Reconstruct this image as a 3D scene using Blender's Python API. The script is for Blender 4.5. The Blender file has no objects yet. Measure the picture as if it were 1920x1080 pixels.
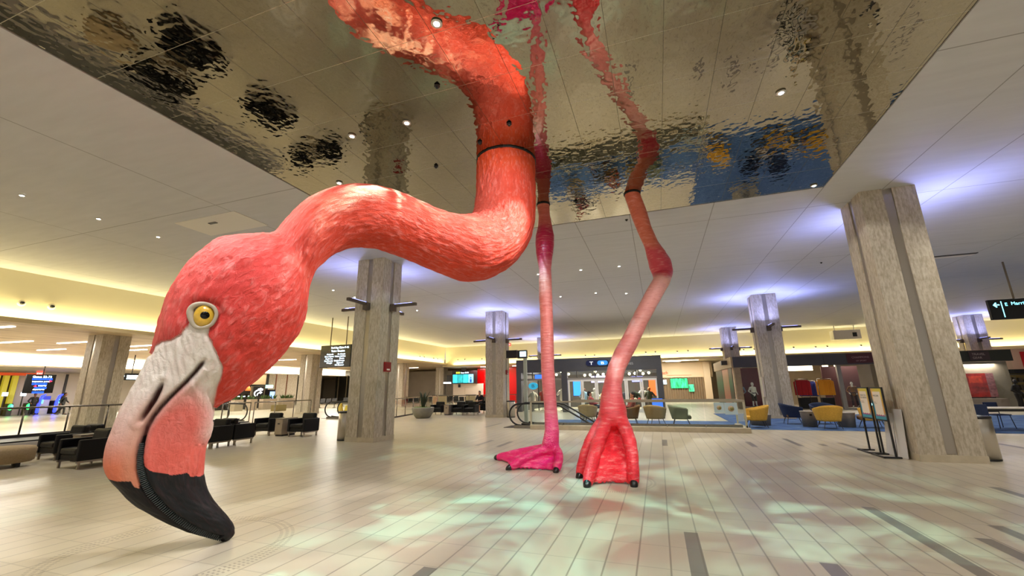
import bpy, bmesh, math, random
import numpy as np
from mathutils import Vector, Matrix, noise
random.seed(7)
SC = bpy.context.scene
COL = SC.collection
PI = math.pi
H = 6.08            # height of the main ceiling
# world axes follow the building: X runs along the shop fronts, Y into the hall, camera stands over the origin

# ------------------------------------------------------------------ helpers
def lin(c):
    if isinstance(c, str):
        c = c.lstrip('#'); c = [int(c[i:i+2], 16)/255 for i in (0, 2, 4)]
        return tuple(x/12.92 if x <= .04045 else ((x+.055)/1.055)**2.4 for x in c)
    return tuple(c)

def new_mat(name):
    m = bpy.data.materials.new(name); m.use_nodes = True
    nt = m.node_tree
    return m, nt, nt.nodes['Principled BSDF']

def N(nt, typ, **kw):
    n = nt.nodes.new(typ)
    for k, v in kw.items():
        if k.startswith('i_'):
            n.inputs[k[2:].replace('_', ' ')].default_value = v
        elif k[0] == 'n' and k[1:].isdigit():
            n.inputs[int(k[1:])].default_value = v
        else:
            setattr(n, k, v)
    return n

def L(nt, a, b): nt.links.new(a, b)

def math_node(nt, op, a, b=None, c=None):
    n = nt.nodes.new('ShaderNodeMath'); n.operation = op
    for i, v in enumerate((a, b, c)):
        if v is None: continue
        if isinstance(v, (int, float)): n.inputs[i].default_value = v
        else: nt.links.new(v, n.inputs[i])
    return n.outputs[0]

def mix_col(nt, fac, a, b, blend='MIX'):
    n = nt.nodes.new('ShaderNodeMix'); n.data_type = 'RGBA'; n.blend_type = blend
    for sock, v in ((n.inputs[0], fac), (n.inputs[6], a), (n.inputs[7], b)):
        if isinstance(v, (int, float)): sock.default_value = v
        elif isinstance(v, tuple): sock.default_value = (*v[:3], 1)
        else: nt.links.new(v, sock)
    return n.outputs[2]

def ramp(nt, fac, stops, interp='LINEAR'):
    n = nt.nodes.new('ShaderNodeValToRGB'); n.color_ramp.interpolation = interp
    el = n.color_ramp.elements
    while len(el) < len(stops): el.new(0.5)
    for e, (p, c) in zip(el, stops):
        e.position = p; e.color = (*lin(c), 1) if not isinstance(c, (int, float)) else (c, c, c, 1)
    nt.links.new(fac, n.inputs[0])
    return n.outputs[0]

MATS = {}
def mat(name, col, rough=.5, metal=0., emit=0., noise_amt=0., scale=6., bump=0., spec=.5, stretch=(1, 1, 1), coat=0.):
    if name in MATS: return MATS[name]
    m, nt, b = new_mat(name)
    c = lin(col)
    b.inputs['Base Color'].default_value = (*c, 1)
    b.inputs['Roughness'].default_value = rough
    b.inputs['Metallic'].default_value = metal
    b.inputs['Specular IOR Level'].default_value = spec
    b.inputs['Coat Weight'].default_value = coat
    if emit:
        b.inputs['Emission Color'].default_value = (*c, 1); b.inputs['Emission Strength'].default_value = emit
    if noise_amt or bump:
        tc = N(nt, 'ShaderNodeTexCoord'); mp = N(nt, 'ShaderNodeMapping'); mp.inputs['Scale'].default_value = stretch
        L(nt, tc.outputs['Object'], mp.inputs[0])
        no = N(nt, 'ShaderNodeTexNoise'); no.inputs['Scale'].default_value = scale; no.inputs['Detail'].default_value = 6
        L(nt, mp.outputs[0], no.inputs['Vector'])
        if noise_amt:
            k = ramp(nt, no.outputs[0], [(.3, 1-noise_amt), (.7, 1+noise_amt)])
            o = mix_col(nt, 1., c, k, 'MULTIPLY'); L(nt, o, b.inputs['Base Color'])
            if emit: L(nt, o, b.inputs['Emission Color'])
        if bump:
            bp = N(nt, 'ShaderNodeBump'); bp.inputs['Strength'].default_value = bump; bp.inputs['Distance'].default_value = .02
            L(nt, no.outputs[0], bp.inputs['Height']); L(nt, bp.outputs[0], b.inputs['Normal'])
    MATS[name] = m
    return m

class MB:
    """collects shapes and links them as one mesh object"""
    def __init__(s): s.v = []; s.f = []; s.sm = []
    def add(s, vs, fs, smooth=False):
        b = len(s.v); s.v += [tuple(v) for v in vs]; s.f += [tuple(i+b for i in f) for f in fs]; s.sm += [smooth]*len(fs)
        return s
    def box(s, x0, y0, z0, x1, y1, z1, rot=None, org=None):
        vs = [(x, y, z) for x in (x0, x1) for y in (y0, y1) for z in (z0, z1)]
        if rot is not None:
            o = Vector(org if org else ((x0+x1)/2, (y0+y1)/2, (z0+z1)/2)); vs = [tuple(rot @ (Vector(v)-o)+o) for v in vs]
        return s.add(vs, [(0, 1, 3, 2), (4, 6, 7, 5), (0, 4, 5, 1), (2, 3, 7, 6), (0, 2, 6, 4), (1, 5, 7, 3)])
    def prism(s, poly, z0, z1, axis='z'):
        n = len(poly)
        f = {'z': lambda a, b, c: (a, b, c), 'y': lambda a, b, c: (a, c, b), 'x': lambda a, b, c: (c, a, b)}[axis]
        vs = [f(a, b, z0) for a, b in poly]+[f(a, b, z1) for a, b in poly]
        return s.add(vs, [tuple(range(n))[::-1], tuple(range(n, 2*n))]+[(i, (i+1) % n, n+(i+1) % n, n+i) for i in range(n)])
    def tube(s, pts, rad, seg=12, cap=True, closed=False):
        pts = [Vector(p) for p in pts]; n = len(pts)
        if isinstance(rad, (int, float)): rad = [rad]*n
        prev = None; vs = []; rings = []
        def ring(c, t, r, a):
            return [c+(a*math.cos(2*PI*k/seg)+t.cross(a)*math.sin(2*PI*k/seg))*r for k in range(seg)]
        axes = []
        for i in range(n):
            if closed: t = pts[(i+1) % n]-pts[i-1]
            else: t = pts[min(i+1, n-1)]-pts[max(i-1, 0)]
            t.normalize()
            if prev is None:
                a = Vector((0, 0, 1)) if abs(t.z) < .9 else Vector((1, 0, 0))
            else: a = prev
            a = (a-t*a.dot(t)); a.normalize(); prev = a; axes.append((t, a))
        seq = [(pts[i], axes[i][0], rad[i], axes[i][1]) for i in range(n)]
        if cap and not closed:
            t0, a0 = axes[0]; t1, a1 = axes[-1]
            pre = [(pts[0]-t0*rad[0]*math.sin(q), t0, rad[0]*math.cos(q), a0) for q in (1.35, .9, .45)]
            post = [(pts[-1]+t1*rad[-1]*math.sin(q), t1, rad[-1]*math.cos(q), a1) for q in (.45, .9, 1.35)]
            seq = pre+seq+post
        for q in seq: vs += ring(*q)
        m = len(seq); fs = []
        for i in range(m if closed else m-1):
            j = (i+1) % m
            for k in range(seg):
                fs.append((i*seg+k, i*seg+(k+1) % seg, j*seg+(k+1) % seg, j*seg+k))
        if not closed:
            fs.append(tuple(range(seg))[::-1]); fs.append(tuple((m-1)*seg+k for k in range(seg)))
        return s.add(vs, fs, True)
    def bar(s, p, q, r, seg=8): return s.tube([p, q], r, seg, cap=False)
    def lathe(s, prof, c=(0, 0, 0), seg=32, mtx=None):
        vs = []; n = len(prof)
        for r, z in prof:
            for k in range(seg):
                p = Vector((r*math.cos(2*PI*k/seg), r*math.sin(2*PI*k/seg), z))
                if mtx is not None: p = mtx @ p
                vs.append(tuple(p+Vector(c)))
        fs = [(i*seg+k, i*seg+(k+1) % seg, (i+1)*seg+(k+1) % seg, (i+1)*seg+k) for i in range(n-1) for k in range(seg)]
        fs.append(tuple(range(seg))[::-1]); fs.append(tuple((n-1)*seg+k for k in range(seg)))
        return s.add(vs, fs, True)
    def ball(s, c, r, seg=16, rings=10, mtx=None):
        if isinstance(r, (int, float)): r = (r, r, r)
        vs = []
        for i in range(rings+1):
            th = PI*i/rings*.998+.003
            for k in range(seg):
                p = Vector((r[0]*math.sin(th)*math.cos(2*PI*k/seg), r[1]*math.sin(th)*math.sin(2*PI*k/seg), r[2]*math.cos(th)))
                if mtx is not None: p = mtx @ p
                vs.append(tuple(p+Vector(c)))
        fs = [(i*seg+k, (i+1)*seg+k, (i+1)*seg+(k+1) % seg, i*seg+(k+1) % seg) for i in range(rings) for k in range(seg)]
        return s.add(vs, fs, True)
    def grid(s, rows, thick=None, normal=None):
        n = len(rows); m = len(rows[0]); vs = [tuple(p) for r in rows for p in r]
        fs = [(i*m+k, i*m+k+1, (i+1)*m+k+1, (i+1)*m+k) for i in range(n-1) for k in range(m-1)]
        if thick:
            off = Vector(normal)*thick; b = len(vs); vs += [tuple(Vector(v)+off) for v in vs]
            fs += [tuple(i+b for i in f)[::-1] for f in fs]
            e = [k for k in range(m)]+[(i*m+m-1) for i in range(1, n)]+[(n-1)*m+k for k in range(m-2, -1, -1)]+[i*m for i in range(n-2, 0, -1)]
            for a, c in zip(e, e[1:]+e[:1]): fs.append((a, a+b, c+b, c))
        return s.add(vs, fs, True)
    def build(s, name, m, parent=None, bevel=0., loc=None, rotz=0.):
        me = bpy.data.meshes.new(name); me.from_pydata(s.v, [], s.f)
        me.polygons.foreach_set('use_smooth', s.sm)
        bm = bmesh.new(); bm.from_mesh(me); bmesh.ops.recalc_face_normals(bm, faces=bm.faces); bm.to_mesh(me); bm.free()
        o = bpy.data.objects.new(name, me); COL.objects.link(o)
        if m is not None: me.materials.append(m)
        if parent is not None: o.parent = parent
        if loc is not None: o.location = loc
        o.rotation_euler.z = rotz
        if bevel:
            b = o.modifiers.new('Bevel', 'BEVEL'); b.width = bevel; b.segments = 2; b.limit_method = 'ANGLE'
        return o

def thing(name, label, cat, loc=(0, 0, 0), rotz=0., group=None):
    o = bpy.data.objects.new(name, None); COL.objects.link(o)
    o.empty_display_size = .1; o.location = loc; o.rotation_euler.z = rotz
    o['label'] = label; o['category'] = cat
    if group: o['group'] = group
    return o
def tag(o, label, cat, group=None):
    o['label'] = label; o['category'] = cat
    if group: o['group'] = group
    return o
def struct(o): o['kind'] = 'structure'; return o
def dup(root, loc, rotz=0., label=None, group=None):
    r = root.copy(); COL.objects.link(r); r.location = loc; r.rotation_euler.z = rotz
    if label: r['label'] = label
    if group: r['group'] = group
    for ch in list(root.children):
        c = ch.copy(); COL.objects.link(c); c.parent = r
        for g in list(ch.children):
            d = g.copy(); COL.objects.link(d); d.parent = c
    return r
def text(name, s, size, loc, m, parent=None, face='-y', align='LEFT', extrude=.004, sx=1.):
    cu = bpy.data.curves.new(name, 'FONT'); cu.body = s; cu.size = size; cu.align_x = align; cu.extrude = extrude
    o = bpy.data.objects.new(name, cu); COL.objects.link(o); o.location = loc
    o.rotation_euler = {'-y': (PI/2, 0, 0), '+x': (PI/2, 0, PI/2), '-x': (PI/2, 0, -PI/2)}[face]
    o.scale.x = sx
    cu.materials.append(m)
    if parent is not None: o.parent = parent
    return o
def area(name, loc, size, energy, col, direction=(0, 0, -1), spread=PI, along=None):
    l = bpy.data.lights.new(name, 'AREA'); l.shape = 'RECTANGLE'; l.size, l.size_y = size; l.energy = energy; l.color = col; l.spread = spread
    o = bpy.data.objects.new(name, l); COL.objects.link(o); o.location = loc
    if along is None: o.rotation_euler = Vector(direction).to_track_quat('-Z', 'Y').to_euler()
    else:                                                       # local Y lies along the given axis
        y = Vector(along).normalized(); z = -Vector(direction).normalized(); x = y.cross(z).normalized(); z = x.cross(y)
        o.rotation_euler = Matrix((x, y, z)).transposed().to_euler()
    return o
def spot(name, loc, target, energy, col, angle=60, blend=.6, radius=.05):
    l = bpy.data.lights.new(name, 'SPOT'); l.energy = energy; l.color = col; l.spot_size = math.radians(angle); l.spot_blend = blend; l.shadow_soft_size = radius
    o = bpy.data.objects.new(name, l); COL.objects.link(o); o.location = loc
    o.rotation_euler = (Vector(target)-Vector(loc)).to_track_quat('-Z', 'Y').to_euler()
    return o

# ------------------------------------------------------------------ materials of the setting
def floor_material():
    m, nt, b = new_mat('floor_planks')
    g = N(nt, 'ShaderNodeNewGeometry'); sx = N(nt, 'ShaderNodeSeparateXYZ'); L(nt, g.outputs['Position'], sx.inputs[0])
    X, Y = sx.outputs[0], sx.outputs[1]
    W, LEN = .2905, .573
    u = math_node(nt, 'DIVIDE', math_node(nt, 'ADD', X, .04), W)
    row = math_node(nt, 'FLOOR', u); fu = math_node(nt, 'FRACT', u)
    wn = N(nt, 'ShaderNodeTexWhiteNoise', noise_dimensions='1D'); L(nt, row, wn.inputs['W'])
    v = math_node(nt, 'DIVIDE', math_node(nt, 'SUBTRACT', Y, 3.84), LEN)
    ci = math_node(nt, 'FLOOR', v); fv = math_node(nt, 'FRACT', v)
    cv = N(nt, 'ShaderNodeCombineXYZ'); L(nt, row, cv.inputs[0]); L(nt, ci, cv.inputs[1])
    w2 = N(nt, 'ShaderNodeTexWhiteNoise', noise_dimensions='2D'); L(nt, cv.outputs[0], w2.inputs['Vector'])
    base = ramp(nt, w2.outputs[0], [(0, '#bbb19c'), (.3, '#c3baa4'), (.6, '#bfb49e'), (.8, '#c6bda8'), (1, '#c0b6a2')])
    dark = None                                     # long dark inlaid strips, half a tile wide
    for x0, y0, y1 in ((.12, 3.4, 5.5), (2.40, 4.6, 7.2), (2.99, 4.8, 6.15), (1.25, 3.4, 4.97), (-2.21, 2.6, 3.82), (3.40, 5.6, 6.7), (4.70, 8.2, 9.0), (-.05, 12.7, 14.1), (3.36, 13.4, 15.1), (3.95, 13.6, 14.0), (4.52, 12.8, 14.4), (2.2, 13., 14.1), (-5.2, 11.6, 12.9), (-4.5, 11.5, 12.7), (-7.2, 17., 19.), (8.2, 13.2, 15.), (9.4, 10., 12.2)):
        q = math_node(nt, 'MULTIPLY', math_node(nt, 'LESS_THAN', math_node(nt, 'ABSOLUTE', math_node(nt, 'SUBTRACT', X, x0+.0725)), .0725), math_node(nt, 'LESS_THAN', math_node(nt, 'ABSOLUTE', math_node(nt, 'SUBTRACT', Y, (y0+y1)/2)), (y1-y0)/2))
        dark = q if dark is None else math_node(nt, 'MAXIMUM', dark, q)
    base = mix_col(nt, dark, base, lin('#807a70'))
    # stone grain
    mp = N(nt, 'ShaderNodeMapping'); mp.inputs['Scale'].default_value = (2.2, .6, 1); L(nt, g.outputs['Position'], mp.inputs[0])
    no = N(nt, 'ShaderNodeTexNoise'); no.inputs['Scale'].default_value = 1.3; no.inputs['Detail'].default_value = 2.5; L(nt, mp.outputs[0], no.inputs['Vector'])
    k = ramp(nt, no.outputs[0], [(.2, .97), (.8, 1.02)])
    base = mix_col(nt, 1., base, k, 'MULTIPLY')
    # joints
    soft = lambda q, w_: ramp(nt, math_node(nt, 'DIVIDE', q, w_), [(.25, 1.), (1., 0.)])
    eu = soft(math_node(nt, 'MINIMUM', fu, math_node(nt, 'SUBTRACT', 1., fu)), .042)
    ev = soft(math_node(nt, 'MINIMUM', fv, math_node(nt, 'SUBTRACT', 1., fv)), .020)
    jt = math_node(nt, 'MAXIMUM', eu, math_node(nt, 'MULTIPLY', ev, .45))
    base = mix_col(nt, math_node(nt, 'MULTIPLY', jt, .62), base, lin('#63594c'))
    # inlaid dotted ripple rings round the beak and the feet
    tot = None
    for cx, cy, radii in ((-4.98, 3.45, (.98, 1.04, 1.10)), (-2.75, 8.95, (1.0, 1.06)), (-1.02, 7.9, (.76, .82))):
        dx = math_node(nt, 'SUBTRACT', X, cx); dy = math_node(nt, 'SUBTRACT', Y, cy)
        d = math_node(nt, 'SQRT', math_node(nt, 'ADD', math_node(nt, 'MULTIPLY', dx, dx), math_node(nt, 'MULTIPLY', dy, dy)))
        an = math_node(nt, 'ARCTAN2', dy, dx)
        for i, r in enumerate(radii):
            rm = math_node(nt, 'LESS_THAN', math_node(nt, 'ABSOLUTE', math_node(nt, 'SUBTRACT', d, r)), .017)
            dash = math_node(nt, 'GREATER_THAN', math_node(nt, 'FRACT', math_node(nt, 'ADD', math_node(nt, 'MULTIPLY', an, 22+i*1.3), d)), .55)
            q = math_node(nt, 'MULTIPLY', rm, dash)
            tot = q if tot is None else math_node(nt, 'MAXIMUM', tot, q)
    base = mix_col(nt, math_node(nt, 'MULTIPLY', tot, .55), base, lin('#6a6155'))
    L(nt, base, b.inputs['Base Color'])
    b.inputs['Specular IOR Level'].default_value = .5
    b.inputs['Roughness'].default_value = .3
    return m

def line_mask(nt, C, at, w):
    tot = None
    for a in at:
        q = math_node(nt, 'LESS_THAN', math_node(nt, 'ABSOLUTE', math_node(nt, 'SUBTRACT', C, a)), w)
        tot = q if tot is None else math_node(nt, 'MAXIMUM', tot, q)
    return tot

def ceiling_material():
    m, nt, b = new_mat('ceiling_panels')
    g = N(nt, 'ShaderNodeNewGeometry'); sx = N(nt, 'ShaderNodeSeparateXYZ'); L(nt, g.outputs['Position'], sx.inputs[0])
    X, Y = sx.outputs[0], sx.outputs[1]
    a = line_mask(nt, X, [-20.5, -15.2, -9.9, -7.37, -5.0, -1.8, -.32, 1.75, 4.09, 5.47, 6.88, 11.2, 15.9], .011)
    c = line_mask(nt, Y, [1.2, 6.5, 11.97, 17.3, 23.1, 29., 36.8], .011)
    k = math_node(nt, 'MAXIMUM', a, c)
    mp = N(nt, 'ShaderNodeMapping'); mp.inputs['Scale'].default_value = (.5, 3, 1); L(nt, g.outputs['Position'], mp.inputs[0])
    no = N(nt, 'ShaderNodeTexNoise'); no.inputs['Scale'].default_value = 2.; no.inputs['Detail'].default_value = 5; L(nt, mp.outputs[0], no.inputs['Vector'])
    col = mix_col(nt, 1., lin('#cfcfd1'), ramp(nt, no.outputs[0], [(.3, .95), (.7, 1.03)]), 'MULTIPLY')
    col = mix_col(nt, math_node(nt, 'MULTIPLY', k, .55), col, lin('#5a554e'))
    L(nt, col, b.inputs['Base Color']); b.inputs['Roughness'].default_value = .55
    b.inputs['Specular IOR Level'].default_value = .3
    return m

def mirror_material():
    m, nt, b = new_mat('rippled_mirror')
    g = N(nt, 'ShaderNodeNewGeometry'); sx = N(nt, 'ShaderNodeSeparateXYZ'); L(nt, g.outputs['Position'], sx.inputs[0])
    X, Y = sx.outputs[0], sx.outputs[1]
    fx = math_node(nt, 'FRACT', math_node(nt, 'DIVIDE', math_node(nt, 'SUBTRACT', X, .475), .712))
    fy = math_node(nt, 'FRACT', math_node(nt, 'DIVIDE', math_node(nt, 'SUBTRACT', Y, 4.85), .98))
    j = math_node(nt, 'MAXIMUM', math_node(nt, 'LESS_THAN', fx, .009), math_node(nt, 'LESS_THAN', fy, .007))
    b.inputs['Metallic'].default_value = 1.
    jx = math_node(nt, 'LESS_THAN', fx, .008); jy = math_node(nt, 'LESS_THAN', fy, .010)
    L(nt, mix_col(nt, math_node(nt, 'MULTIPLY', jx, .8), mix_col(nt, math_node(nt, 'MULTIPLY', jy, .5), lin('#a8a08a'), lin('#cfc8b2')), lin('#4a4436')), b.inputs['Base Color'])
    L(nt, math_node(nt, 'ADD', math_node(nt, 'MULTIPLY', j, .4), .025), b.inputs['Roughness'])
    n1 = N(nt, 'ShaderNodeTexNoise'); n1.inputs['Scale'].default_value = 7.; n1.inputs['Detail'].default_value = 1.2; L(nt, g.outputs['Position'], n1.inputs['Vector'])
    n2 = N(nt, 'ShaderNodeTexNoise'); n2.inputs['Scale'].default_value = 2.2; n2.inputs['Detail'].default_value = 1.; L(nt, g.outputs['Position'], n2.inputs['Vector'])
    h = math_node(nt, 'ADD', n1.outputs[0], math_node(nt, 'MULTIPLY', n2.outputs[0], .45))
    bp = N(nt, 'ShaderNodeBump'); bp.inputs['Strength'].default_value = .22; bp.inputs['Distance'].default_value = .02
    L(nt, h, bp.inputs['Height']); L(nt, bp.outputs[0], b.inputs['Normal'])
    return m

def stone_material(name='travertine', dark='#b3a791', light='#c4baa6', blue=False):
    m, nt, b = new_mat(name)
    g = N(nt, 'ShaderNodeNewGeometry')
    mp = N(nt, 'ShaderNodeMapping'); mp.inputs['Scale'].default_value = (15, 15, 4.5); L(nt, g.outputs['Position'], mp.inputs[0])
    no = N(nt, 'ShaderNodeTexNoise'); no.inputs['Scale'].default_value = 1.6; no.inputs['Detail'].default_value = 7; no.inputs['Roughness'].default_value = .62; L(nt, mp.outputs[0], no.inputs['Vector'])
    n2 = N(nt, 'ShaderNodeTexNoise'); n2.inputs['Scale'].default_value = .9; n2.inputs['Detail'].default_value = 3; L(nt, g.outputs['Position'], n2.inputs['Vector'])
    # narrow upright stone staves
    sx = N(nt, 'ShaderNodeSeparateXYZ'); L(nt, g.outputs['Position'], sx.inputs[0])
    sv = math_node(nt, 'FLOOR', math_node(nt, 'MULTIPLY', math_node(nt, 'ADD', sx.outputs[0], sx.outputs[1]), 22.))
    wz = N(nt, 'ShaderNodeTexWhiteNoise', noise_dimensions='1D'); L(nt, sv, wz.inputs['W'])
    sz = math_node(nt, 'FLOOR', math_node(nt, 'ADD', math_node(nt, 'MULTIPLY', sx.outputs[2], 4.), math_node(nt, 'MULTIPLY', wz.outputs[0], 7.)))
    cv = N(nt, 'ShaderNodeCombineXYZ'); L(nt, sv, cv.inputs[0]); L(nt, sz, cv.inputs[1])
    w2 = N(nt, 'ShaderNodeTexWhiteNoise', noise_dimensions='2D'); L(nt, cv.outputs[0], w2.inputs['Vector'])
    f = math_node(nt, 'ADD', math_node(nt, 'MULTIPLY', no.outputs[0], .8), math_node(nt, 'MULTIPLY', w2.outputs[0], .13))
    col = ramp(nt, f, [(.26, '#a1957e'), (.4, dark), (.52, light), (.68, '#d3cab8')])
    L(nt, col, b.inputs['Base Color']); b.inputs['Roughness'].default_value = .55
    bp = N(nt, 'ShaderNodeBump'); bp.inputs['Strength'].default_value = .35; bp.inputs['Distance'].default_value = .01
    L(nt, no.outputs[0], bp.inputs['Height']); L(nt, bp.outputs[0], b.inputs['Normal'])
    return m

def wood_material():
    m, nt, b = new_mat('soffit_wood')
    g = N(nt, 'ShaderNodeNewGeometry')
    mp = N(nt, 'ShaderNodeMapping'); mp.inputs['Scale'].default_value = (3, .35, 1); L(nt, g.outputs['Position'], mp.inputs[0])
    no = N(nt, 'ShaderNodeTexNoise'); no.inputs['Scale'].default_value = 1.2; no.inputs['Detail'].default_value = 4; L(nt, mp.outputs[0], no.inputs['Vector'])
    L(nt, ramp(nt, no.outputs[0], [(.3, '#a88f6c'), (.5, '#cdb894'), (.7, '#d9c7a6')]), b.inputs['Base Color'])
    b.inputs['Roughness'].default_value = .5
    return m

def carpet_material():
    m, nt, b = new_mat('blue_carpet')
    g = N(nt, 'ShaderNodeNewGeometry')
    mp = N(nt, 'ShaderNodeMapping'); mp.inputs['Scale'].default_value = (1.2, 4., 1); L(nt, g.outputs['Position'], mp.inputs[0])
    no = N(nt, 'ShaderNodeTexNoise'); no.inputs['Scale'].default_value = 1.6; no.inputs['Detail'].default_value = 5; L(nt, mp.outputs[0], no.inputs['Vector'])
    L(nt, ramp(nt, no.outputs[0], [(.3, '#213a66'), (.5, '#385a8c'), (.66, '#6682a4')]), b.inputs['Base Color'])
    b.inputs['Roughness'].default_value = .95
    return m

def glass_material(name='clear_glass', tint=(.965, .985, .975), refl=1.45):
    m = bpy.data.materials.new(name); m.use_nodes = True; nt = m.node_tree; nt.nodes.clear()
    out = N(nt, 'ShaderNodeOutputMaterial'); tr = N(nt, 'ShaderNodeBsdfTransparent'); tr.inputs[0].default_value = (*tint, 1)
    gl = N(nt, 'ShaderNodeBsdfGlossy'); gl.inputs['Roughness'].default_value = .02
    fr = N(nt, 'ShaderNodeFresnel'); fr.inputs[0].default_value = refl
    mx = N(nt, 'ShaderNodeMixShader'); gb = N(nt, 'ShaderNodeNewGeometry'); L(nt, math_node(nt, 'MULTIPLY', fr.outputs[0], math_node(nt, 'SUBTRACT', 1., gb.outputs['Backfacing'])), mx.inputs[0]); L(nt, tr.outputs[0], mx.inputs[1]); L(nt, gl.outputs[0], mx.inputs[2]); L(nt, mx.outputs[0], out.inputs[0])
    return m

M_FLOOR = floor_material(); M_CEIL = ceiling_material(); M_MIRROR = mirror_material(); M_STONE = stone_material()
M_WOOD = wood_material(); M_CARPET = carpet_material(); M_GLASS = glass_material()
M_FASCIA = mat('fascia_paint', '#d9cfae', .6)
M_LIP = mat('soffit_lip', '#d2bf9a', .6)
M_WALL = mat('plain_wall', '#b9a98c', .7, noise_amt=.05)
M_STEEL = mat('brushed_steel', '#8b857b', .26, 1., noise_amt=.06, scale=5, stretch=(20, 20, 1))
M_STRIP = mat('strip_metal', '#a8a094', .3, .75)
M_DARKMETAL = mat('dark_metal', '#3f3d3d', .45, .3)
M_CHAR = mat('charcoal_panel', '#4b4d52', .5, noise_amt=.06, scale=2)
M_BLACK = mat('black_plastic', '#0e0d0e', .4)
M_RUBBER = mat('black_rubber', '#0b0b0c', .5)
M_WHITE = mat('white_paint', '#e4e0d8', .5)
M_BULB = mat('lamp_glow', '#fff1d8', .4, emit=14.)
M_TUBE = mat('tube_glow', '#fff4e4', .4, emit=9.)
M_LEATHER = mat('black_leather', '#060607', .5, bump=.2, scale=30, spec=.3)
M_TAN = mat('tan_upholstery', '#9c8867', .85, noise_amt=.1, scale=30)
M_GREYWOOD = mat('grey_laminate', '#a09079', .5, noise_amt=.06)

# ------------------------------------------------------------------ the hall
XL = -22.0     # drop of the ceiling on the left
YB = 41.2      # drop of the ceiling at the back
def shell():
    # floor with the escalator opening left free
    f = MB(); xs = [-62, -4.85, 2.6, 60]; ys = [-14, 16.75, 18.1, 66]
    for i in range(3):
        for j in range(3):
            if (i, j) == (1, 1): continue
            f.add([(xs[i], ys[j], 0), (xs[i+1], ys[j], 0), (xs[i+1], ys[j+1], 0), (xs[i], ys[j+1], 0)], [(0, 1, 2, 3)])
    struct(f.build('floor', M_FLOOR))
    p = MB(); x0, y0, x1, y1 = -4.85, 16.75, 2.6, 18.1
    p.add([(x0, y0, 0), (x1, y0, 0), (x1, y1, 0), (x0, y1, 0), (x0, y0, -4), (x1, y0, -4), (x1, y1, -4), (x0, y1, -4)], [(0, 1, 5, 4), (1, 2, 6, 5), (2, 3, 7, 6), (3, 0, 4, 7), (4, 5, 6, 7)])
    struct(p.build('trim_1', mat('well_wall', '#8b8578', .6)))
    # main ceiling round the mirror field
    c = MB(); mx0, mx1, my0, my1 = -7.37, 4.09, -7.0, 10.8
    xs = [XL, mx0, mx1, 60]; ys = [-14, my0, my1, YB]
    for i in range(3):
        for j in range(3):
            if (i, j) == (1, 1): continue
            c.box(xs[i], ys[j], H, xs[i+1], ys[j+1], H+.12)
    struct(c.build('ceiling', M_CEIL))
    mm = MB(); mm.box(mx0, my0, H+.012, mx1, my1, H+.1)
    o = struct(mm.build('ceiling_mirror', M_MIRROR))
    # left drop: fascia, lip and lower soffit
    a = MB(); a.prism([(XL, H), (XL-.25, H), (XL-.25, 4.22), (XL-.12, 4.22), (XL-.10, 4.6)], -14, YB, 'y'); struct(a.build('trim_2', M_FASCIA))
    a = MB(); a.prism([(XL-.2, 4.18), (XL+.22, 4.18), (XL+.22, 4.34), (XL+.17, 4.34), (XL+.17, 4.24), (XL-.2, 4.24)], -14, YB+.25, 'y'); struct(a.build('trim_3', M_LIP))
    a = MB(); a.box(-40, -14, 4.2, XL-.2, 66, 4.32); struct(a.build('ceiling_lower_left', M_WOOD))
    a = MB(); a.prism([(-40, 4.3), (-40.3, 4.3), (-40.3, 3.45), (-39.7, 3.45), (-39.7, 3.52), (-40, 3.52)], -14, 66, 'y'); struct(a.build('trim_4', mat('pale_fascia', '#efe6d6', .6)))
    a = MB(); a.box(-56, -14, 3.5, -40.2, 66, 3.6); struct(a.build('ceiling_far_left', mat('far_soffit', '#8f8570', .5)))
    a = MB(); a.box(-56.3, -14, 0, -56, 66, 3.6); struct(a.build('wall_left', mat('far_wall', '#8c8069', .6, noise_amt=.1, scale=1)))
    # back drop
    a = MB(); a.prism([(YB, H), (YB+.25, H), (YB+.25, 3.98), (YB+.12, 3.98), (YB+.1, 4.4)], XL, 60, 'x'); struct(a.build('trim_5', M_FASCIA))
    a = MB(); a.prism([(YB+.2, 3.95), (YB-.22, 3.95), (YB-.22, 4.1), (YB-.17, 4.1), (YB-.17, 4.0), (YB+.2, 4.0)], XL-.2, 60, 'x'); struct(a.build('trim_6', M_LIP))
    a = MB(); a.box(XL-.2, YB+.1, 3.96, 60, 66, 4.06); struct(a.build('ceiling_lower_back', mat('back_soffit', '#cfc0a0', .5)))
    a = MB(); a.box(-62, 60, 0, 60, 60.3, 6.2); struct(a.build('wall_back', M_WALL))
    a = MB(); a.box(46, -14, 0, 46.3, 60, 6.2); struct(a.build('wall_right', M_WALL))
shell()

def column(x, y, w, top, name='column', cut=.19, seg=None):
    """square stone pier with a metal strip let into the middle of every face"""
    d = .035; h = w/2; g = cut/2
    poly = []
    for k in range(4):
        c, s = math.cos(k*PI/2), math.sin(k*PI/2)
        for a, b in ((h, -h), (h, -g), (h-d, -g), (h-d, g), (h, g)):
            poly.append((a*c-b*s, a*s+b*c))
    m = MB(); m.prism(poly, .13, top); o = struct(m.build(name, M_STONE, loc=(x, y, 0)))
    m = MB(); m.box(-h-.012, -h-.012, 0, h+.012, h+.012, .14); m.build('plinth', mat('plinth_stone', '#c0b49a', .5, noise_amt=.1), o)
    m = MB()
    for k in range(4):
        c, s = math.cos(k*PI/2), math.sin(k*PI/2)
        m = MB(); vs = [(h-d+.001, -g), (h-d+.012, -g), (h-d+.012, g), (h-d+.001, g)]
        m.prism([(a*c-b*s, a*s+b*c) for a, b in vs], .16, top-.02); m.build('metal_strip', M_STRIP, o)
    return o
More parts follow.
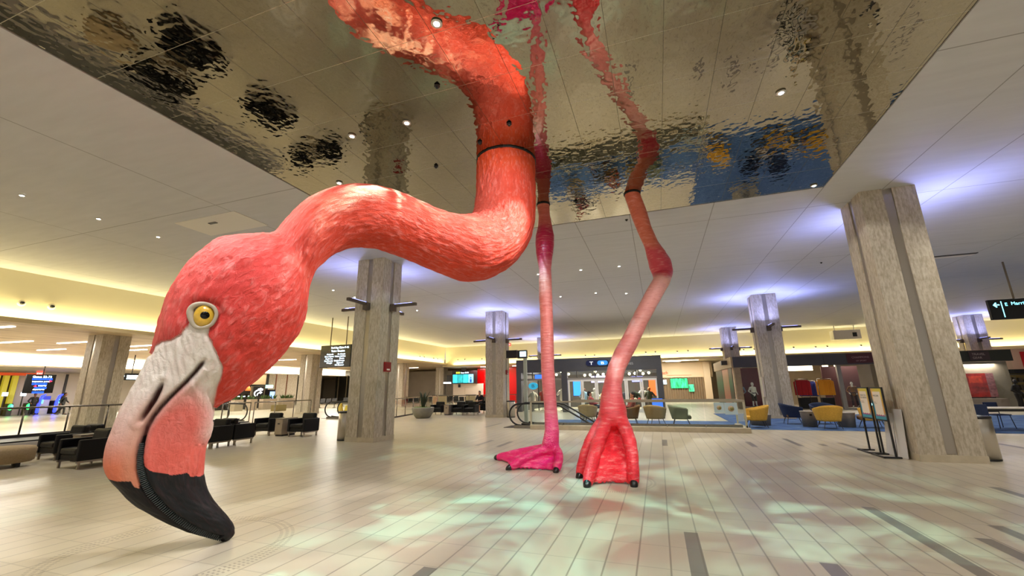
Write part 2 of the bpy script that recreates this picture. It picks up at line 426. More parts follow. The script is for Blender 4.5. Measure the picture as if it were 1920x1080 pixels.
# the piers of the main hall, then those under the left soffit
W1 = 1.08
for x, y, t in ((5.53, 11.92, H), (-9.14, 12.03, H), (-8.9, 23.17, H), (5.46, 24.1, H), (5.7, 37.1, H), (-9.6, 37.1, H), (20.9, 37.5, H),
                (-23.72, 11.95, 4.2), (-24.15, 24.5, 4.2), (-24.55, 36.7, 4.2), (-25.2, 46.4, 4.2)):
    column(x, y, W1, t)

# ------------------------------------------------------------------ the flamingo
# profile of neck, head and bill in the bird's own upright plane: (s, z) of crown side, (s, z) of throat side, half breadth
RINGS = [
    (3.477, 6.136, 4.665, 6.12, 0.594), (3.469, 5.535, 4.657, 5.497, 0.594), (3.436, 5.124, 4.636, 4.966, 0.605), (3.387, 4.923, 4.52, 4.449, 0.614),
    (3.315, 4.801, 4.205, 3.968, 0.61), (3.181, 4.704, 3.744, 3.62, 0.611), (2.989, 4.63, 3.215, 3.455, 0.598), (2.772, 4.595, 2.762, 3.521, 0.546),
    (2.504, 4.599, 2.354, 3.605, 0.507), (2.165, 4.652, 2.005, 3.684, 0.493), (1.77, 4.708, 1.707, 3.731, 0.494), (1.375, 4.703, 1.446, 3.733, 0.49),
    (1.033, 4.62, 1.217, 3.686, 0.476), (0.768, 4.48, 1.021, 3.587, 0.459), (0.568, 4.31, 0.857, 3.436, 0.449), (0.406, 4.128, 0.712, 3.249, 0.448),
    (0.264, 3.881, 0.651, 3.085, 0.42), (0.144, 3.65, 0.615, 2.888, 0.406), (-0.036, 3.579, 0.615, 2.631, 0.496), (-0.233, 3.514, 0.565, 2.378, 0.569),
    (-0.425, 3.423, 0.452, 2.156, 0.601), (-0.588, 3.23, 0.297, 1.926, 0.583), (-0.707, 3, 0.131, 1.733, 0.531), (-0.791, 2.731, -0.04, 1.566, 0.471),
    (-0.826, 2.432, -0.195, 1.439, 0.388), (-0.849, 2.177, -0.218, 1.311, 0.343), (-0.899, 1.925, -0.205, 1.226, 0.309), (-0.957, 1.688, -0.212, 1.118, 0.288),
    (-1.011, 1.499, -0.239, 1.022, 0.272), (-1.049, 1.3, -0.239, 0.909, 0.267), (-1.074, 1.131, -0.229, 0.796, 0.267), (-1.073, 0.96, -0.212, 0.695, 0.261),
    (-1.029, 0.81, -0.173, 0.569, 0.254), (-0.934, 0.686, -0.095, 0.432, 0.245), (-0.806, 0.533, 0.001, 0.312, 0.23), (-0.63, 0.388, 0.085, 0.204, 0.208),
    (-0.432, 0.24, 0.137, 0.096, 0.169), (-0.204, 0.099, 0.126, 0.022, 0.1), (-0.013, 0.001, 0.061, -0.009, 0.022),
]
FEAT = {
    'mouth': [(-0.374, 1.985, 0.441), (-0.418, 1.891, 0.403), (-0.46, 1.808, 0.372), (-0.52, 1.713, 0.34), (-0.581, 1.63, 0.312), (-0.64, 1.548, 0.291), (-0.697, 1.458, 0.274), (-0.743, 1.367, 0.259), (-0.777, 1.267, 0.251), (-0.791, 1.173, 0.249), (-0.796, 1.08, 0.249), (-0.797, 0.987, 0.251), (-0.778, 0.87, 0.249), (-0.732, 0.75, 0.244), (-0.664, 0.625, 0.235), (-0.57, 0.498, 0.222), (-0.467, 0.38, 0.201), (-0.351, 0.265, 0.17), (-0.234, 0.164, 0.13), (-0.117, 0.084, 0.093), (0.001, 0.02, 0.047)],
    'bandL': [(-0.801, 1.174, 0.246), (-0.819, 1.081, 0.244), (-0.814, 0.965, 0.245), (-0.799, 0.872, 0.244), (-0.764, 0.764, 0.238), (-0.706, 0.653, 0.23), (-0.622, 0.524, 0.214), (-0.518, 0.398, 0.193), (-0.391, 0.262, 0.141), (-0.228, 0.116, 0.043), (-0.085, 0.042, 0.042)],
    'bandR': [(-0.768, 1.207, 0.254), (-0.767, 1.101, 0.256), (-0.759, 0.984, 0.257), (-0.73, 0.865, 0.256), (-0.681, 0.744, 0.252), (-0.608, 0.629, 0.247), (-0.514, 0.51, 0.237), (-0.4, 0.396, 0.225), (-0.261, 0.273, 0.201), (-0.12, 0.169, 0.173), (0.035, 0.09, 0.12)],
    'rib': [(-0.794, 1.115, 0.249), (-0.782, 0.986, 0.253), (-0.761, 0.868, 0.251), (-0.717, 0.748, 0.248), (-0.651, 0.628, 0.239), (-0.559, 0.511, 0.23), (-0.454, 0.399, 0.215), (-0.339, 0.291, 0.193), (-0.218, 0.192, 0.17), (-0.102, 0.118, 0.14), (0.023, 0.05, 0.095)],
    'nostril': [(-0.718, 1.713, 0.273), (-0.733, 1.633, 0.265), (-0.758, 1.534, 0.252), (-0.786, 1.461, 0.245), (-0.814, 1.389, 0.236), (-0.837, 1.323, 0.23)],
    'face': [(-0.878, 2.019, 0.017), (-0.853, 2.104, 0.078), (-0.794, 2.145, 0.19), (-0.716, 2.156, 0.286), (-0.645, 2.216, 0.359), (-0.601, 2.3, 0.405), (-0.584, 2.379, 0.418), (-0.59, 2.455, 0.422), (-0.56, 2.515, 0.434), (-0.474, 2.539, 0.482), (-0.387, 2.504, 0.516), (-0.351, 2.424, 0.52), (-0.372, 2.332, 0.508), (-0.398, 2.283, 0.496), (-0.395, 2.198, 0.487), (-0.343, 2.105, 0.479), (-0.27, 1.987, 0.456), (-0.213, 1.863, 0.406), (-0.213, 1.779, 0.371), (-0.231, 1.652, 0.303), (-0.226, 1.518, 0.197), (-0.215, 1.435, 0.107)],
    'black': [(-1.042, 0.843, 0.02), (-1.005, 0.783, 0.052), (-0.938, 0.767, 0.148), (-0.88, 0.761, 0.193), (-0.822, 0.753, 0.216), (-0.781, 0.695, 0.217), (-0.753, 0.681, 0.223), (-0.768, 0.869, 0.251), (-0.749, 0.918, 0.257), (-0.703, 0.862, 0.26), (-0.655, 0.829, 0.261), (-0.585, 0.806, 0.259), (-0.513, 0.784, 0.249), (-0.422, 0.776, 0.223), (-0.385, 0.778, 0.209), (-0.343, 0.731, 0.19), (-0.3, 0.731, 0.16), (-0.261, 0.716, 0.119), (-0.219, 0.729, 0), (-0.22, 0.737, 0.007)],
    'eye': [(-0.456, 2.411, 0.487)],
    'eyerim': [(-0.581, 2.433, 0.424), (-0.558, 2.501, 0.44), (-0.472, 2.522, 0.482), (-0.395, 2.493, 0.513), (-0.36, 2.424, 0.52), (-0.384, 2.342, 0.507), (-0.444, 2.307, 0.485), (-0.519, 2.316, 0.453)],
}
BQ = Vector((-4.75, 3.74, 0)); BT = Vector((0.54295, 0.83976, 0.0)); BN = Vector((0.83976, -0.54295, 0.0))
LEG_A = [
    (-2.338, 9.378, 6.06, 0.16), (-2.317, 9.359, 5.802, 0.139), (-2.302, 9.338, 5.478, 0.178), (-2.309, 9.322, 5.235, 0.226),
    (-2.318, 9.303, 5.001, 0.23), (-2.328, 9.282, 4.688, 0.193), (-2.319, 9.259, 4.384, 0.147), (-2.317, 9.209, 3.691, 0.157),
    (-2.301, 9.176, 3.165, 0.147), (-2.298, 9.125, 2.498, 0.151), (-2.297, 9.092, 2.034, 0.148), (-2.275, 9.06, 1.576, 0.148),
    (-2.25, 9.038, 1.224, 0.138), (-2.226, 8.999, 0.713, 0.152), (-2.243, 8.988, 0.563, 0.164), (-2.261, 8.982, 0.457, 0.181),
]
LEG_B = [
    (-0.185, 9.546, 6.075, 0.18), (-0.066, 9.816, 5.65, 0.19), (0.021, 10.02, 5.328, 0.174), (0.141, 10.225, 5.008, 0.174),
    (0.236, 10.381, 4.765, 0.227), (0.306, 10.506, 4.569, 0.273), (0.351, 10.628, 4.375, 0.256), (0.319, 10.403, 4.116, 0.194),
    (0.113, 10.216, 3.767, 0.196), (-0.07, 10.042, 3.438, 0.188), (-0.272, 9.848, 3.068, 0.184), (-0.504, 9.606, 2.596, 0.188),
    (-0.671, 9.449, 2.301, 0.192), (-0.82, 9.291, 1.988, 0.184), (-0.907, 9.146, 1.664, 0.184), (-0.938, 9.028, 1.373, 0.226),
    (-0.92, 8.921, 1.087, 0.281),
]

def plumage_material():
    m, nt, b = new_mat('plumage')
    at = N(nt, 'ShaderNodeAttribute', attribute_name='paint'); fe = N(nt, 'ShaderNodeAttribute', attribute_name='feather')
    uv = N(nt, 'ShaderNodeAttribute', attribute_name='flow')
    mp = N(nt, 'ShaderNodeMapping'); mp.inputs['Scale'].default_value = (2.6, 7.5, 7.5); L(nt, uv.outputs['Vector'], mp.inputs[0])
    n1 = N(nt, 'ShaderNodeTexNoise'); n1.inputs['Scale'].default_value = 3.2; n1.inputs['Detail'].default_value = 6; n1.inputs['Roughness'].default_value = .6; n1.inputs['Distortion'].default_value = .6
    L(nt, mp.outputs[0], n1.inputs['Vector'])
    g = N(nt, 'ShaderNodeNewGeometry'); n3 = N(nt, 'ShaderNodeTexNoise'); n3.inputs['Scale'].default_value = 17.; n3.inputs['Detail'].default_value = 5; n3.inputs['Distortion'].default_value = .8; L(nt, g.outputs['Position'], n3.inputs['Vector'])
    n2 = N(nt, 'ShaderNodeTexNoise'); n2.inputs['Scale'].default_value = 1.1; n2.inputs['Detail'].default_value = 3; L(nt, mp.outputs[0], n2.inputs['Vector'])
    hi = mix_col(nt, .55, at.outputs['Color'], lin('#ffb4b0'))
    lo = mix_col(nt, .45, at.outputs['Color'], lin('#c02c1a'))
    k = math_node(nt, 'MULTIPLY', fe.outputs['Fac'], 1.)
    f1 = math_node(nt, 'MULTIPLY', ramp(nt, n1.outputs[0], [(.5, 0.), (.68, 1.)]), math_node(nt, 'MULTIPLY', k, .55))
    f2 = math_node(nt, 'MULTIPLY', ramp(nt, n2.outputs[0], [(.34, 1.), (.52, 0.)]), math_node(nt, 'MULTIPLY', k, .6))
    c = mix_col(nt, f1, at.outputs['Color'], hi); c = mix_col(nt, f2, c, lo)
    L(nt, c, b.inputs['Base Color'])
    b.inputs['Roughness'].default_value = .58; b.inputs['Specular IOR Level'].default_value = .3
    bp = N(nt, 'ShaderNodeBump'); bp.inputs['Distance'].default_value = .05
    L(nt, math_node(nt, 'MINIMUM', math_node(nt, 'MULTIPLY', k, 1.3), .85), bp.inputs['Strength']); hm = N(nt, 'ShaderNodeMix'); L(nt, k, hm.inputs[0]); L(nt, n3.outputs[0], hm.inputs[2]); L(nt, n1.outputs[0], hm.inputs[3]); L(nt, hm.outputs[0], bp.inputs['Height'])
    L(nt, bp.outputs[0], b.inputs['Normal'])
    return m

def seg_dist(P, pts):
    """distance of the points P (n,2) to the polyline pts, and the share of its length where it is met"""
    pts = np.array([p[:2] for p in pts]); best = np.full(len(P), 1e9); par = np.zeros(len(P))
    ln = np.linalg.norm(np.diff(pts, axis=0), axis=1); cum = np.concatenate([[0], np.cumsum(ln)])
    for i in range(len(pts)-1):
        a, d = pts[i], pts[i+1]-pts[i]
        t = np.clip(((P-a)@d)/(d@d), 0, 1); q = a+t[:, None]*d
        ds = np.linalg.norm(P-q, axis=1); m = ds < best
        best[m] = ds[m]; par[m] = (cum[i]+t[m]*ln[i])/cum[-1]
    return best, par
def inside(P, poly):
    poly = np.array([p[:2] for p in poly]); r = np.zeros(len(P), bool); j = len(poly)-1
    for i in range(len(poly)):
        xi, yi = poly[i]; xj, yj = poly[j]
        c = ((yi > P[:, 1]) != (yj > P[:, 1])) & (P[:, 0] < (xj-xi)*(P[:, 1]-yi)/(yj-yi+1e-12)+xi)
        r ^= c; j = i
    return r
def smooth(x, a, b):
    t = np.clip((x-a)/(b-a), 0, 1); return t*t*(3-2*t)

def flamingo():
    root = thing('flamingo_sculpture', 'giant pink flamingo sculpture, legs and neck through the mirrored ceiling and bill at the floor', 'flamingo sculpture', (-2.4, 7.6, 0))
    inv = root.location
    R = np.array(RINGS)
    C = (R[:, :2]+R[:, 2:4])/2
    LL = np.concatenate([[0], np.cumsum(np.linalg.norm(np.diff(C, axis=0), axis=1))])
    lh = LL[17]
    u = np.concatenate([np.linspace(0, lh, 170, endpoint=False), np.linspace(lh, LL[-1], 480)])
    m = np.gradient(R, LL, axis=0)
    j = np.clip(np.searchsorted(LL, u, side='right')-1, 0, len(LL)-2); h = LL[j+1]-LL[j]; x = (u-LL[j])/h
    O = (2*x**3-3*x**2+1)[:, None]*R[j]+((x**3-2*x**2+x)*h)[:, None]*m[j]+(-2*x**3+3*x**2)[:, None]*R[j+1]+((x**3-x**2)*h)[:, None]*m[j+1]
    ns = 256; nr = len(u)
    ph = np.linspace(0, 2*PI, ns, endpoint=False); c, s = np.cos(ph), np.sin(ph)
    cx = (O[:, :2]+O[:, 2:4])/2; hx = (O[:, :2]-O[:, 2:4])/2
    S = (cx[:, None, :]+hx[:, None, :]*c[None, :, None]).reshape(-1, 2)
    W = (O[:, 4][:, None]*s[None, :]).reshape(-1)
    U = np.repeat(u, ns); PHI = np.tile(ph, nr)
    T, Nn, Q = np.array(BT), np.array(BN), np.array(BQ)
    P3 = Q+S[:, :1]*T+S[:, 1:]*np.array([0, 0, 1.])+W[:, None]*Nn
    # outward normals of the smooth shape
    G = P3.reshape(nr, ns, 3)
    du = np.gradient(G, axis=0); dv = (np.roll(G, -1, 1)-np.roll(G, 1, 1))
    nm = np.cross(du, dv).reshape(-1, 3); nm /= np.linalg.norm(nm, axis=1)[:, None]+1e-9
    cen = Q+np.repeat(cx, ns, 0)[:, :1]*T+np.repeat(cx, ns, 0)[:, 1:]*np.array([0, 0, 1.])
    if np.mean(np.sum(nm*(P3-cen), axis=1)) < 0: nm = -nm
    # regions
    face_poly = FEAT['face']+[(.05, 1.2), (.4, .5), (.5, -.5), (-.8, -.5), (-1.7, .4), (-1.5, 2.0)]
    black_poly = FEAT['black']+[(.4, .74), (.6, -.5), (-1.4, -.5), (-1.6, .85)]
    low_poly = FEAT['mouth']+[(.3, -.2), (.6, .5), (.1, 1.3)]+FEAT['face'][::-1][:6]
    # small irregularity of the painted borders
    wob = np.array([noise.noise((p[0]*9, p[1]*9, 3.)) for p in S])*.018
    Sw = S+wob[:, None]
    head = U > lh*.9
    face = inside(Sw, face_poly) & head
    black = inside(S+wob[:, None]*.3, black_poly) & head
    low = inside(S, low_poly) & face
    dm, pm = seg_dist(S, FEAT['mouth']); dn, pn = seg_dist(S, FEAT['nostril'])
    df, pf = seg_dist(S, FEAT['face']); dbL, _ = seg_dist(S, FEAT['bandL']); dbR, _ = seg_dist(S, FEAT['bandR'])
    band_poly = FEAT['bandL']+FEAT['bandR'][::-1]
    band = inside(S, band_poly) & face
    de = np.linalg.norm(S-np.array(FEAT['eye'][0][:2]), axis=1)
    # relief
    D = np.zeros(len(S))
    hd = smooth(U, lh*.85, lh*1.1)
    rr_ = np.maximum(np.repeat(O[:, 4], ns), .12); ca, sa = np.tile(c, nr)*rr_, np.tile(s, nr)*rr_
    wr = np.array([noise.noise((a*5.5, p*13, q*13)) for a, p, q in zip(U, ca, sa)])*.6+np.array([noise.noise((a*12, p*27, q*27+3.)) for a, p, q in zip(U, ca, sa)])*.4
    D += np.where(face, .008, .021)*wr
    D += np.where(face, 0, .022*hd*(1-np.exp(-df/.05)))           # feathers stand over the bare skin
    D -= np.where(face, .018*np.exp(-(df/.03)**2), 0)
    fold = np.array([noise.noise((p[0]*26+p[1]*7, p[1]*7, 2.)) for p in S])
    D += np.where(face & ~black, .011*fold*smooth(S[:, 1], 1.2, 2.0), 0)
    ruck = np.where(low & (S[:, 1] < 1.05), np.exp(-((S[:, 0]+.29)/.09)**2), 0)*np.sin(S[:, 0]*95+2*fold)
    D += .010*ruck*smooth(S[:, 1], .55, .8)*(1-smooth(S[:, 1], 1.0, 1.25))
    wid = .020+.010*smooth(pm, .1, .4)
    D -= np.where(face, (.055*smooth(pm, 0., .06))*np.exp(-(dm/wid)**2)*(1-.5*smooth(pm, .55, .75)), 0)
    D += np.where(face & low & (pm > .05), .018*np.exp(-((dm-.06)/.035)**2), 0)
    D -= np.where(face, .060*np.exp(-(dn/.018)**2)*np.sin(np.clip(pn, .02, .98)*PI)**.4, 0)
    D += np.where(face, .010*np.exp(-((dn-.06)/.03)**2), 0)
    D -= np.where(band, .028*smooth(np.minimum(dbL, dbR), 0, .02), 0)
    # eye socket: a raised lid round a hollow
    E0 = FEAT['eye'][0]
    drim, _ = seg_dist(S, FEAT['eyerim']+FEAT['eyerim'][:1])
    ein = inside(S, FEAT['eyerim'])
    D -= np.where(head, .045*np.exp(-(de/.10)**4), 0)
    D -= np.where(~face & head, .03*np.exp(-((drim-.05)/.03)**2), 0)
    P3 = P3+nm*D[:, None]
    # colours of the sculpture, some light and shade of the neck worked in
    col = lambda h_: np.array(lin(h_))
    t = U/LL[-1]
    base = np.zeros((len(S), 3)); base[:] = col('#e8523c'); base = base*(1-hd[:, None])+col('#e54a47')*hd[:, None]
    dk = smooth(-c[None, :].repeat(nr, 0).reshape(-1), -.35, .75)[:, None]       # deeper under side paint, part of its shade put into the colour
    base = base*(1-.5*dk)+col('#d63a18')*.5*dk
    lite = smooth(c[None, :].repeat(nr, 0).reshape(-1), .35, 1.)[:, None]  # paler crown side: light from above put into the colour
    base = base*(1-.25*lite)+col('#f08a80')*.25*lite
    ro = (1-smooth(U, .25, .75))[:, None]; base = base*(1-ro)+col('#e2512a')*ro  # unlit deep orange below the ceiling, shade put into the colour
    skin = np.zeros_like(base); skin[:] = col('#e6ddd4')
    up = face & ~low
    z = S[:, 1]
    a = (1-smooth(z, 1.05, 1.75))[:, None]*np.where(up, 1, 0)[:, None]; skin = skin*(1-a*.8)+col('#e2a69b')*a*.8
    a = (1-smooth(z, .85, 1.25))[:, None]*np.where(up, 1, 0)[:, None]; skin = skin*(1-a)+col('#e07a58')*a
    a = np.where(up, np.exp(-((dm-.07)/.07)**2)*smooth(pm, .15, .3), 0)[:, None]; skin = skin*(1-.45*a)+col('#d8a58a')*.45*a
    dl = np.linalg.norm((S-np.array([-.53, 1.12]))/np.array([.36, .62]), axis=1)
    blot = np.array([noise.noise((p[0]*4, p[1]*4, 8.)) for p in S])*.16
    a = np.where(low, 1-smooth(dl+blot, .45, 1.15), 0)[:, None]; skin = skin*(1-a)+col('#da6b61')*a
    a = np.where(low, 1-smooth(z, .95, 1.2), 0)[:, None]; skin = skin*(1-a)+col('#da6356')*a
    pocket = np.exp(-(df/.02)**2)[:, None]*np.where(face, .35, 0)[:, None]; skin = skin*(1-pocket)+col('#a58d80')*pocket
    ff = smooth(np.where(face, df, -df), -.006, .012)[:, None]*hd[:, None]
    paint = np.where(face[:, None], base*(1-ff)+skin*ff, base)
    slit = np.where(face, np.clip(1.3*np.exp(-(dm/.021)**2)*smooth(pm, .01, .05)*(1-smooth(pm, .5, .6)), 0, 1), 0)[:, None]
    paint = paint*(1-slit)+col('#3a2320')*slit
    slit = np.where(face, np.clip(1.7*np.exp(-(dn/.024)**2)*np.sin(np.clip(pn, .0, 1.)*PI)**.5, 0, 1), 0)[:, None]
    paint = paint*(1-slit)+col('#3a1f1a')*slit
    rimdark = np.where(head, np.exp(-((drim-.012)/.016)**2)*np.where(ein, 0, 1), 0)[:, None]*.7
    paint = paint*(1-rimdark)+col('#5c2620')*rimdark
    er = np.where(head & ein, smooth(de, .09, .1), 0)[:, None]; paint = paint*(1-er)+col('#c9bfae')*er
    er = np.where(head & ein & (de < .1), 1., 0)[:, None]; paint = paint*(1-er)+col('#2a1a14')*er
    bk = black | band
    paint[bk] = col('#121315')
    feather = np.where(face, np.where(low, .34, .26), 1.); feather[bk] = .05; feather[ein & head] = .05
    # split one continuous skin into plumage, upper and lower bill
    quads = np.array([[i*ns+k, (i+1)*ns+k, (i+1)*ns+(k+1) % ns, i*ns+(k+1) % ns] for i in range(nr-1) for k in range(ns)])
    cl = np.where(face, np.where(low, 2, 1), 0)[quads]
    cls = np.where((cl == 0).sum(1) >= 2, 0, np.where((cl == 2).sum(1) >= 2, 2, 1))
    PM = plumage_material()
    loc = np.array(inv)
    for code, name, lab in ((0, 'head_and_neck', 'coral pink feathered head and S shaped neck'), (1, 'upper_bill', 'pale upper bill with nostril slit and black edge'), (2, 'lower_bill', 'coral lower bill with heavy black tip')):
        q = quads[cls == code]; idx, invq = np.unique(q, return_inverse=True); q2 = invq.reshape(q.shape)
        me = bpy.data.meshes.new(name); vs = P3[idx]-loc
        fs = [tuple(int(i) for i in f) for f in q2]
        nv = len(vs)
        if code == 0: pass
        me.from_pydata([tuple(v) for v in vs], [], fs)
        me.polygons.foreach_set('use_smooth', [True]*len(me.polygons))
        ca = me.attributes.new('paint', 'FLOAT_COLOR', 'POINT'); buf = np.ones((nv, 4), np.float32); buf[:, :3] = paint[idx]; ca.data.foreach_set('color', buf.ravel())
        fa = me.attributes.new('feather', 'FLOAT', 'POINT'); fa.data.foreach_set('value', feather[idx].astype(np.float32))
        va = me.attributes.new('flow', 'FLOAT_VECTOR', 'POINT')
        rad = np.repeat(O[:, 4], ns)
        fl = np.stack([U, np.cos(PHI)*.5, np.sin(PHI)*.5], 1)[idx].astype(np.float32); va.data.foreach_set('vector', fl.ravel())
        # one common shading normal along the seams
        me.materials.append(PM)
        o = bpy.data.objects.new(name, me); COL.objects.link(o); o.parent = root; o['label'] = lab
        gl = np.concatenate([G2[None] for G2 in [P3.reshape(nr, ns, 3)]])[0]
        du2 = np.gradient(gl, axis=0); dv2 = np.roll(gl, -1, 1)-np.roll(gl, 1, 1); n2 = np.cross(du2, dv2).reshape(-1, 3); n2 /= np.linalg.norm(n2, axis=1)[:, None]+1e-9
        if np.mean(np.sum(n2*nm, axis=1)) < 0: n2 = -n2
        pn_ = np.array([f for f in fs]); v0, v1, v2 = vs[pn_[:, 0]], vs[pn_[:, 1]], vs[pn_[:, 2]]
        if np.mean(np.sum(np.cross(v1-v0, v2-v0)*n2[idx][pn_[:, 0]], axis=1)) < 0: me.flip_normals()
        me.normals_split_custom_set_from_vertices([tuple(v) for v in n2[idx]])
    # ribbed comb inside the gape, on both sides
    for sgn in (1, -1):
        pts = [BQ+BT*a+Vector((0, 0, b))+BN*(w_*sgn) for a, b, w_ in FEAT['rib']]
        fine = []
        for i in range(len(pts)-1):
            for k in range(14): fine.append(pts[i].lerp(pts[i+1], k/14))
        fine.append(pts[-1]); fine = [Vector(p)-inv for p in fine]
        mb = MB()
        for i in range(1, len(fine)-1, 2):
            t_ = (fine[i+1]-fine[i-1]).normalized(); nn_ = BN*sgn; sd = t_.cross(nn_).normalized()
            wdt = .030*min(1, .45+i/60)
            p = fine[i]-nn_*.012
            mb.tube([p-sd*wdt, p+nn_*.018, p+sd*wdt], .0064, 6)
        o = mb.build('gape_comb', mat('comb_black', '#3d4648', .3), root); o['label'] = 'black ribbed comb along the open bill'
    # eyes
    for sgn in (1, -1):
        c0 = BQ+BT*E0[0]+Vector((0, 0, E0[1]))+BN*((E0[2]-.022)*sgn)-inv
        k = Matrix.Identity(3); k.col[0] = BT; k.col[1] = Vector((0, 0, 1)); k.col[2] = BN*sgn
        tilt = k
        e = MB().ball(c0, (.099, .124, .062), 40, 24, tilt).build('eye', mat('eye_yellow', '#d9ad3a', .12, noise_amt=.2, scale=14, coat=.6), root)
        MB().ball(c0+BN*sgn*.043, (.050, .054, .024), 28, 16, tilt).build('pupil', mat('eye_black', '#050505', .1), e)
        lid = [BQ+BT*a+Vector((0, 0, b))+BN*((w_+.004)*sgn)-inv for a, b, w_ in FEAT['eyerim']]
        c_ = sum(lid, Vector())/len(lid)
        lid = [c_+BT*((p-c_).dot(BT)*1.04)+Vector((0, 0, (p-c_).z*1.2))+BN*((p-c_).dot(BN)) for p in lid]
        fine = []
        for i in range(len(lid)):
            p0, p1, p2, p3 = lid[i-1], lid[i], lid[(i+1) % len(lid)], lid[(i+2) % len(lid)]
            for q in (0, .25, .5, .75): fine.append(.5*((2*p1)+(p2-p0)*q+(2*p0-5*p1+4*p2-p3)*q*q+(3*p1-p0-3*p2+p3)*q**3))
        cc = sum(fine, Vector())/len(fine)
        MB().tube(fine, [.019+.016*max(0, -(p-cc).normalized().dot(BT)) for p in fine], 14, closed=True).build('eyelid', mat('lid_cream', '#b8ac99', .4, bump=.1, scale=30), root)
    # dark collars where neck and legs meet the mirror
    def collar(cx, cy, r, n): return MB().tube([Vector((cx+r*math.cos(2*PI*k/48), cy+r*math.sin(2*PI*k/48), H))-inv for k in range(48)], .018, 8, closed=True).build('collar', mat('collar_black', '#171314', .5), root)
    nc = BQ+BT*((RINGS[0][0]+RINGS[0][2])/2)
    k0 = min(range(nr), key=lambda i: abs((O[i, 1]+O[i, 3])/2-H)); ring3 = P3.reshape(nr, ns, 3)[k0]
    MB().tube([Vector((*p[:2], H))*1.0-inv for p in ring3[::4]], .02, 8, closed=True).build('collar', mat('collar_black', '#171314', .5), root)
    collar(LEG_A[0][0], LEG_A[0][1], LEG_A[0][3]*.97, 0); collar(LEG_B[0][0], LEG_B[0][1], LEG_B[0][3], 0)

    # ---- legs and webbed feet, each one continuous skin
    def leg_material(name, stops):
        m_, nt, b = new_mat(name)
        g = N(nt, 'ShaderNodeNewGeometry'); sx = N(nt, 'ShaderNodeSeparateXYZ'); L(nt, g.outputs['Position'], sx.inputs[0])
        n0 = N(nt, 'ShaderNodeTexNoise'); n0.inputs['Scale'].default_value = 3.; n0.inputs['Detail'].default_value = 4; L(nt, g.outputs['Position'], n0.inputs['Vector'])
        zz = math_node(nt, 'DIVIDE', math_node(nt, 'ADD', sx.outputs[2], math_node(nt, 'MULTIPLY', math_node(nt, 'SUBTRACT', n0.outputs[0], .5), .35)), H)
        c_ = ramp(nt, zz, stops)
        mp = N(nt, 'ShaderNodeMapping'); mp.inputs['Scale'].default_value = (3, 3, 16); L(nt, g.outputs['Position'], mp.inputs[0])
        n1 = N(nt, 'ShaderNodeTexNoise'); n1.inputs['Scale'].default_value = 1.6; n1.inputs['Detail'].default_value = 5; n1.inputs['Roughness'].default_value = .6; L(nt, mp.outputs[0], n1.inputs['Vector'])
        vo = N(nt, 'ShaderNodeTexVoronoi'); vo.inputs['Scale'].default_value = 34.; L(nt, g.outputs['Position'], vo.inputs['Vector'])
        lowz = ramp(nt, sx.outputs[2], [(.6, 1.), (1., 0.)])
        hgt = math_node(nt, 'ADD', n1.outputs[0], math_node(nt, 'MULTIPLY', math_node(nt, 'MULTIPLY', vo.outputs[0], lowz), .5))
        c_ = mix_col(nt, math_node(nt, 'MULTIPLY', ramp(nt, n1.outputs[0], [(.52, 0.), (.7, 1.)]), .4), c_, lin('#f6b6ae'))
        c_ = mix_col(nt, math_node(nt, 'MULTIPLY', ramp(nt, n1.outputs[0], [(.3, 1.), (.45, 0.)]), .4), c_, lin('#b23a3e'))
        L(nt, c_, b.inputs['Base Color']); b.inputs['Roughness'].default_value = .36
        bp = N(nt, 'ShaderNodeBump'); bp.inputs['Strength'].default_value = .55; bp.inputs['Distance'].default_value = .03; L(nt, hgt, bp.inputs['Height']); L(nt, bp.outputs[0], b.inputs['Normal'])
        return m_
    def leg(pts, foot_top, toes, material, label, heel, toe_r, bow, starts):
        mb = MB(); P = [Vector(p[:3])-inv for p in pts]; r = [p[3] for p in pts]
        # ringed shank
        fp, fr = [], []
        for i in range(len(P)-1):
            n_ = max(2, int((P[i+1]-P[i]).length/.03))
            for k in range(n_):
                q = k/n_; fp.append(P[i].lerp(P[i+1], q)); fr.append(r[i]*(1-q)+r[i+1]*q)
        fp.append(P[-1]); fr.append(r[-1])
        fr = [a*(1+.030*noise.noise((0, 0, b.z*7.))+.02*noise.noise((4, 0, b.z*19.))) for a, b in zip(fr, fp)]
        fp.append(Vector(foot_top)-inv); fr.append(fr[-1]*1.02)
        mb.tube(fp, fr, 28)
        ft = Vector(foot_top)-inv
        lines = []
        for (tx, ty), bo, so in zip(toes, bow, starts):
            tip = Vector((tx, ty, toe_r*.8))-inv
            ln = []; f0 = ft+Vector(so)
            for k in range(15):
                q = k/14; p = f0.lerp(tip, q); p.z += bo*math.sin(PI*q)*ft.z; p += Vector(so)*.55*math.sin(PI*q); p.z = max(p.z, toe_r*.75)
                ln.append(p)
            rad = [(max(fr[-1]*.5, toe_r)*(1-k/14)+toe_r*(k/14))*(1+.04*math.sin(k*2.1)) for k in range(15)]
            mb.tube(ln, rad, 18); lines.append(ln)
        for a, b in zip(lines[:-1], lines[1:]):
            rows = []
            for k in range(15):
                row = []
                for w in range(11):
                    q = w/10; sag = math.sin(PI*q)
                    p = a[k].lerp(b[k], q); back = (ft-p); back.z = 0; p.z = p.z*(1-.30*sag*min(1, k/6)); p = p+back.normalized()*.16*sag*min(1, k/3)*(1-.55*k/14)
                    if k == 14: p = p+back*.05*sag
                    p.z = max(p.z, .03); row.append(p)
                rows.append(row)
            nrm = Vector((0, 0, 1))
            mb.grid(rows, -.055, nrm)
        if heel: mb.tube([ft, Vector(heel)-inv], [fr[-1]*.9, .1], 18)
        o = mb.build('leg', material, root)
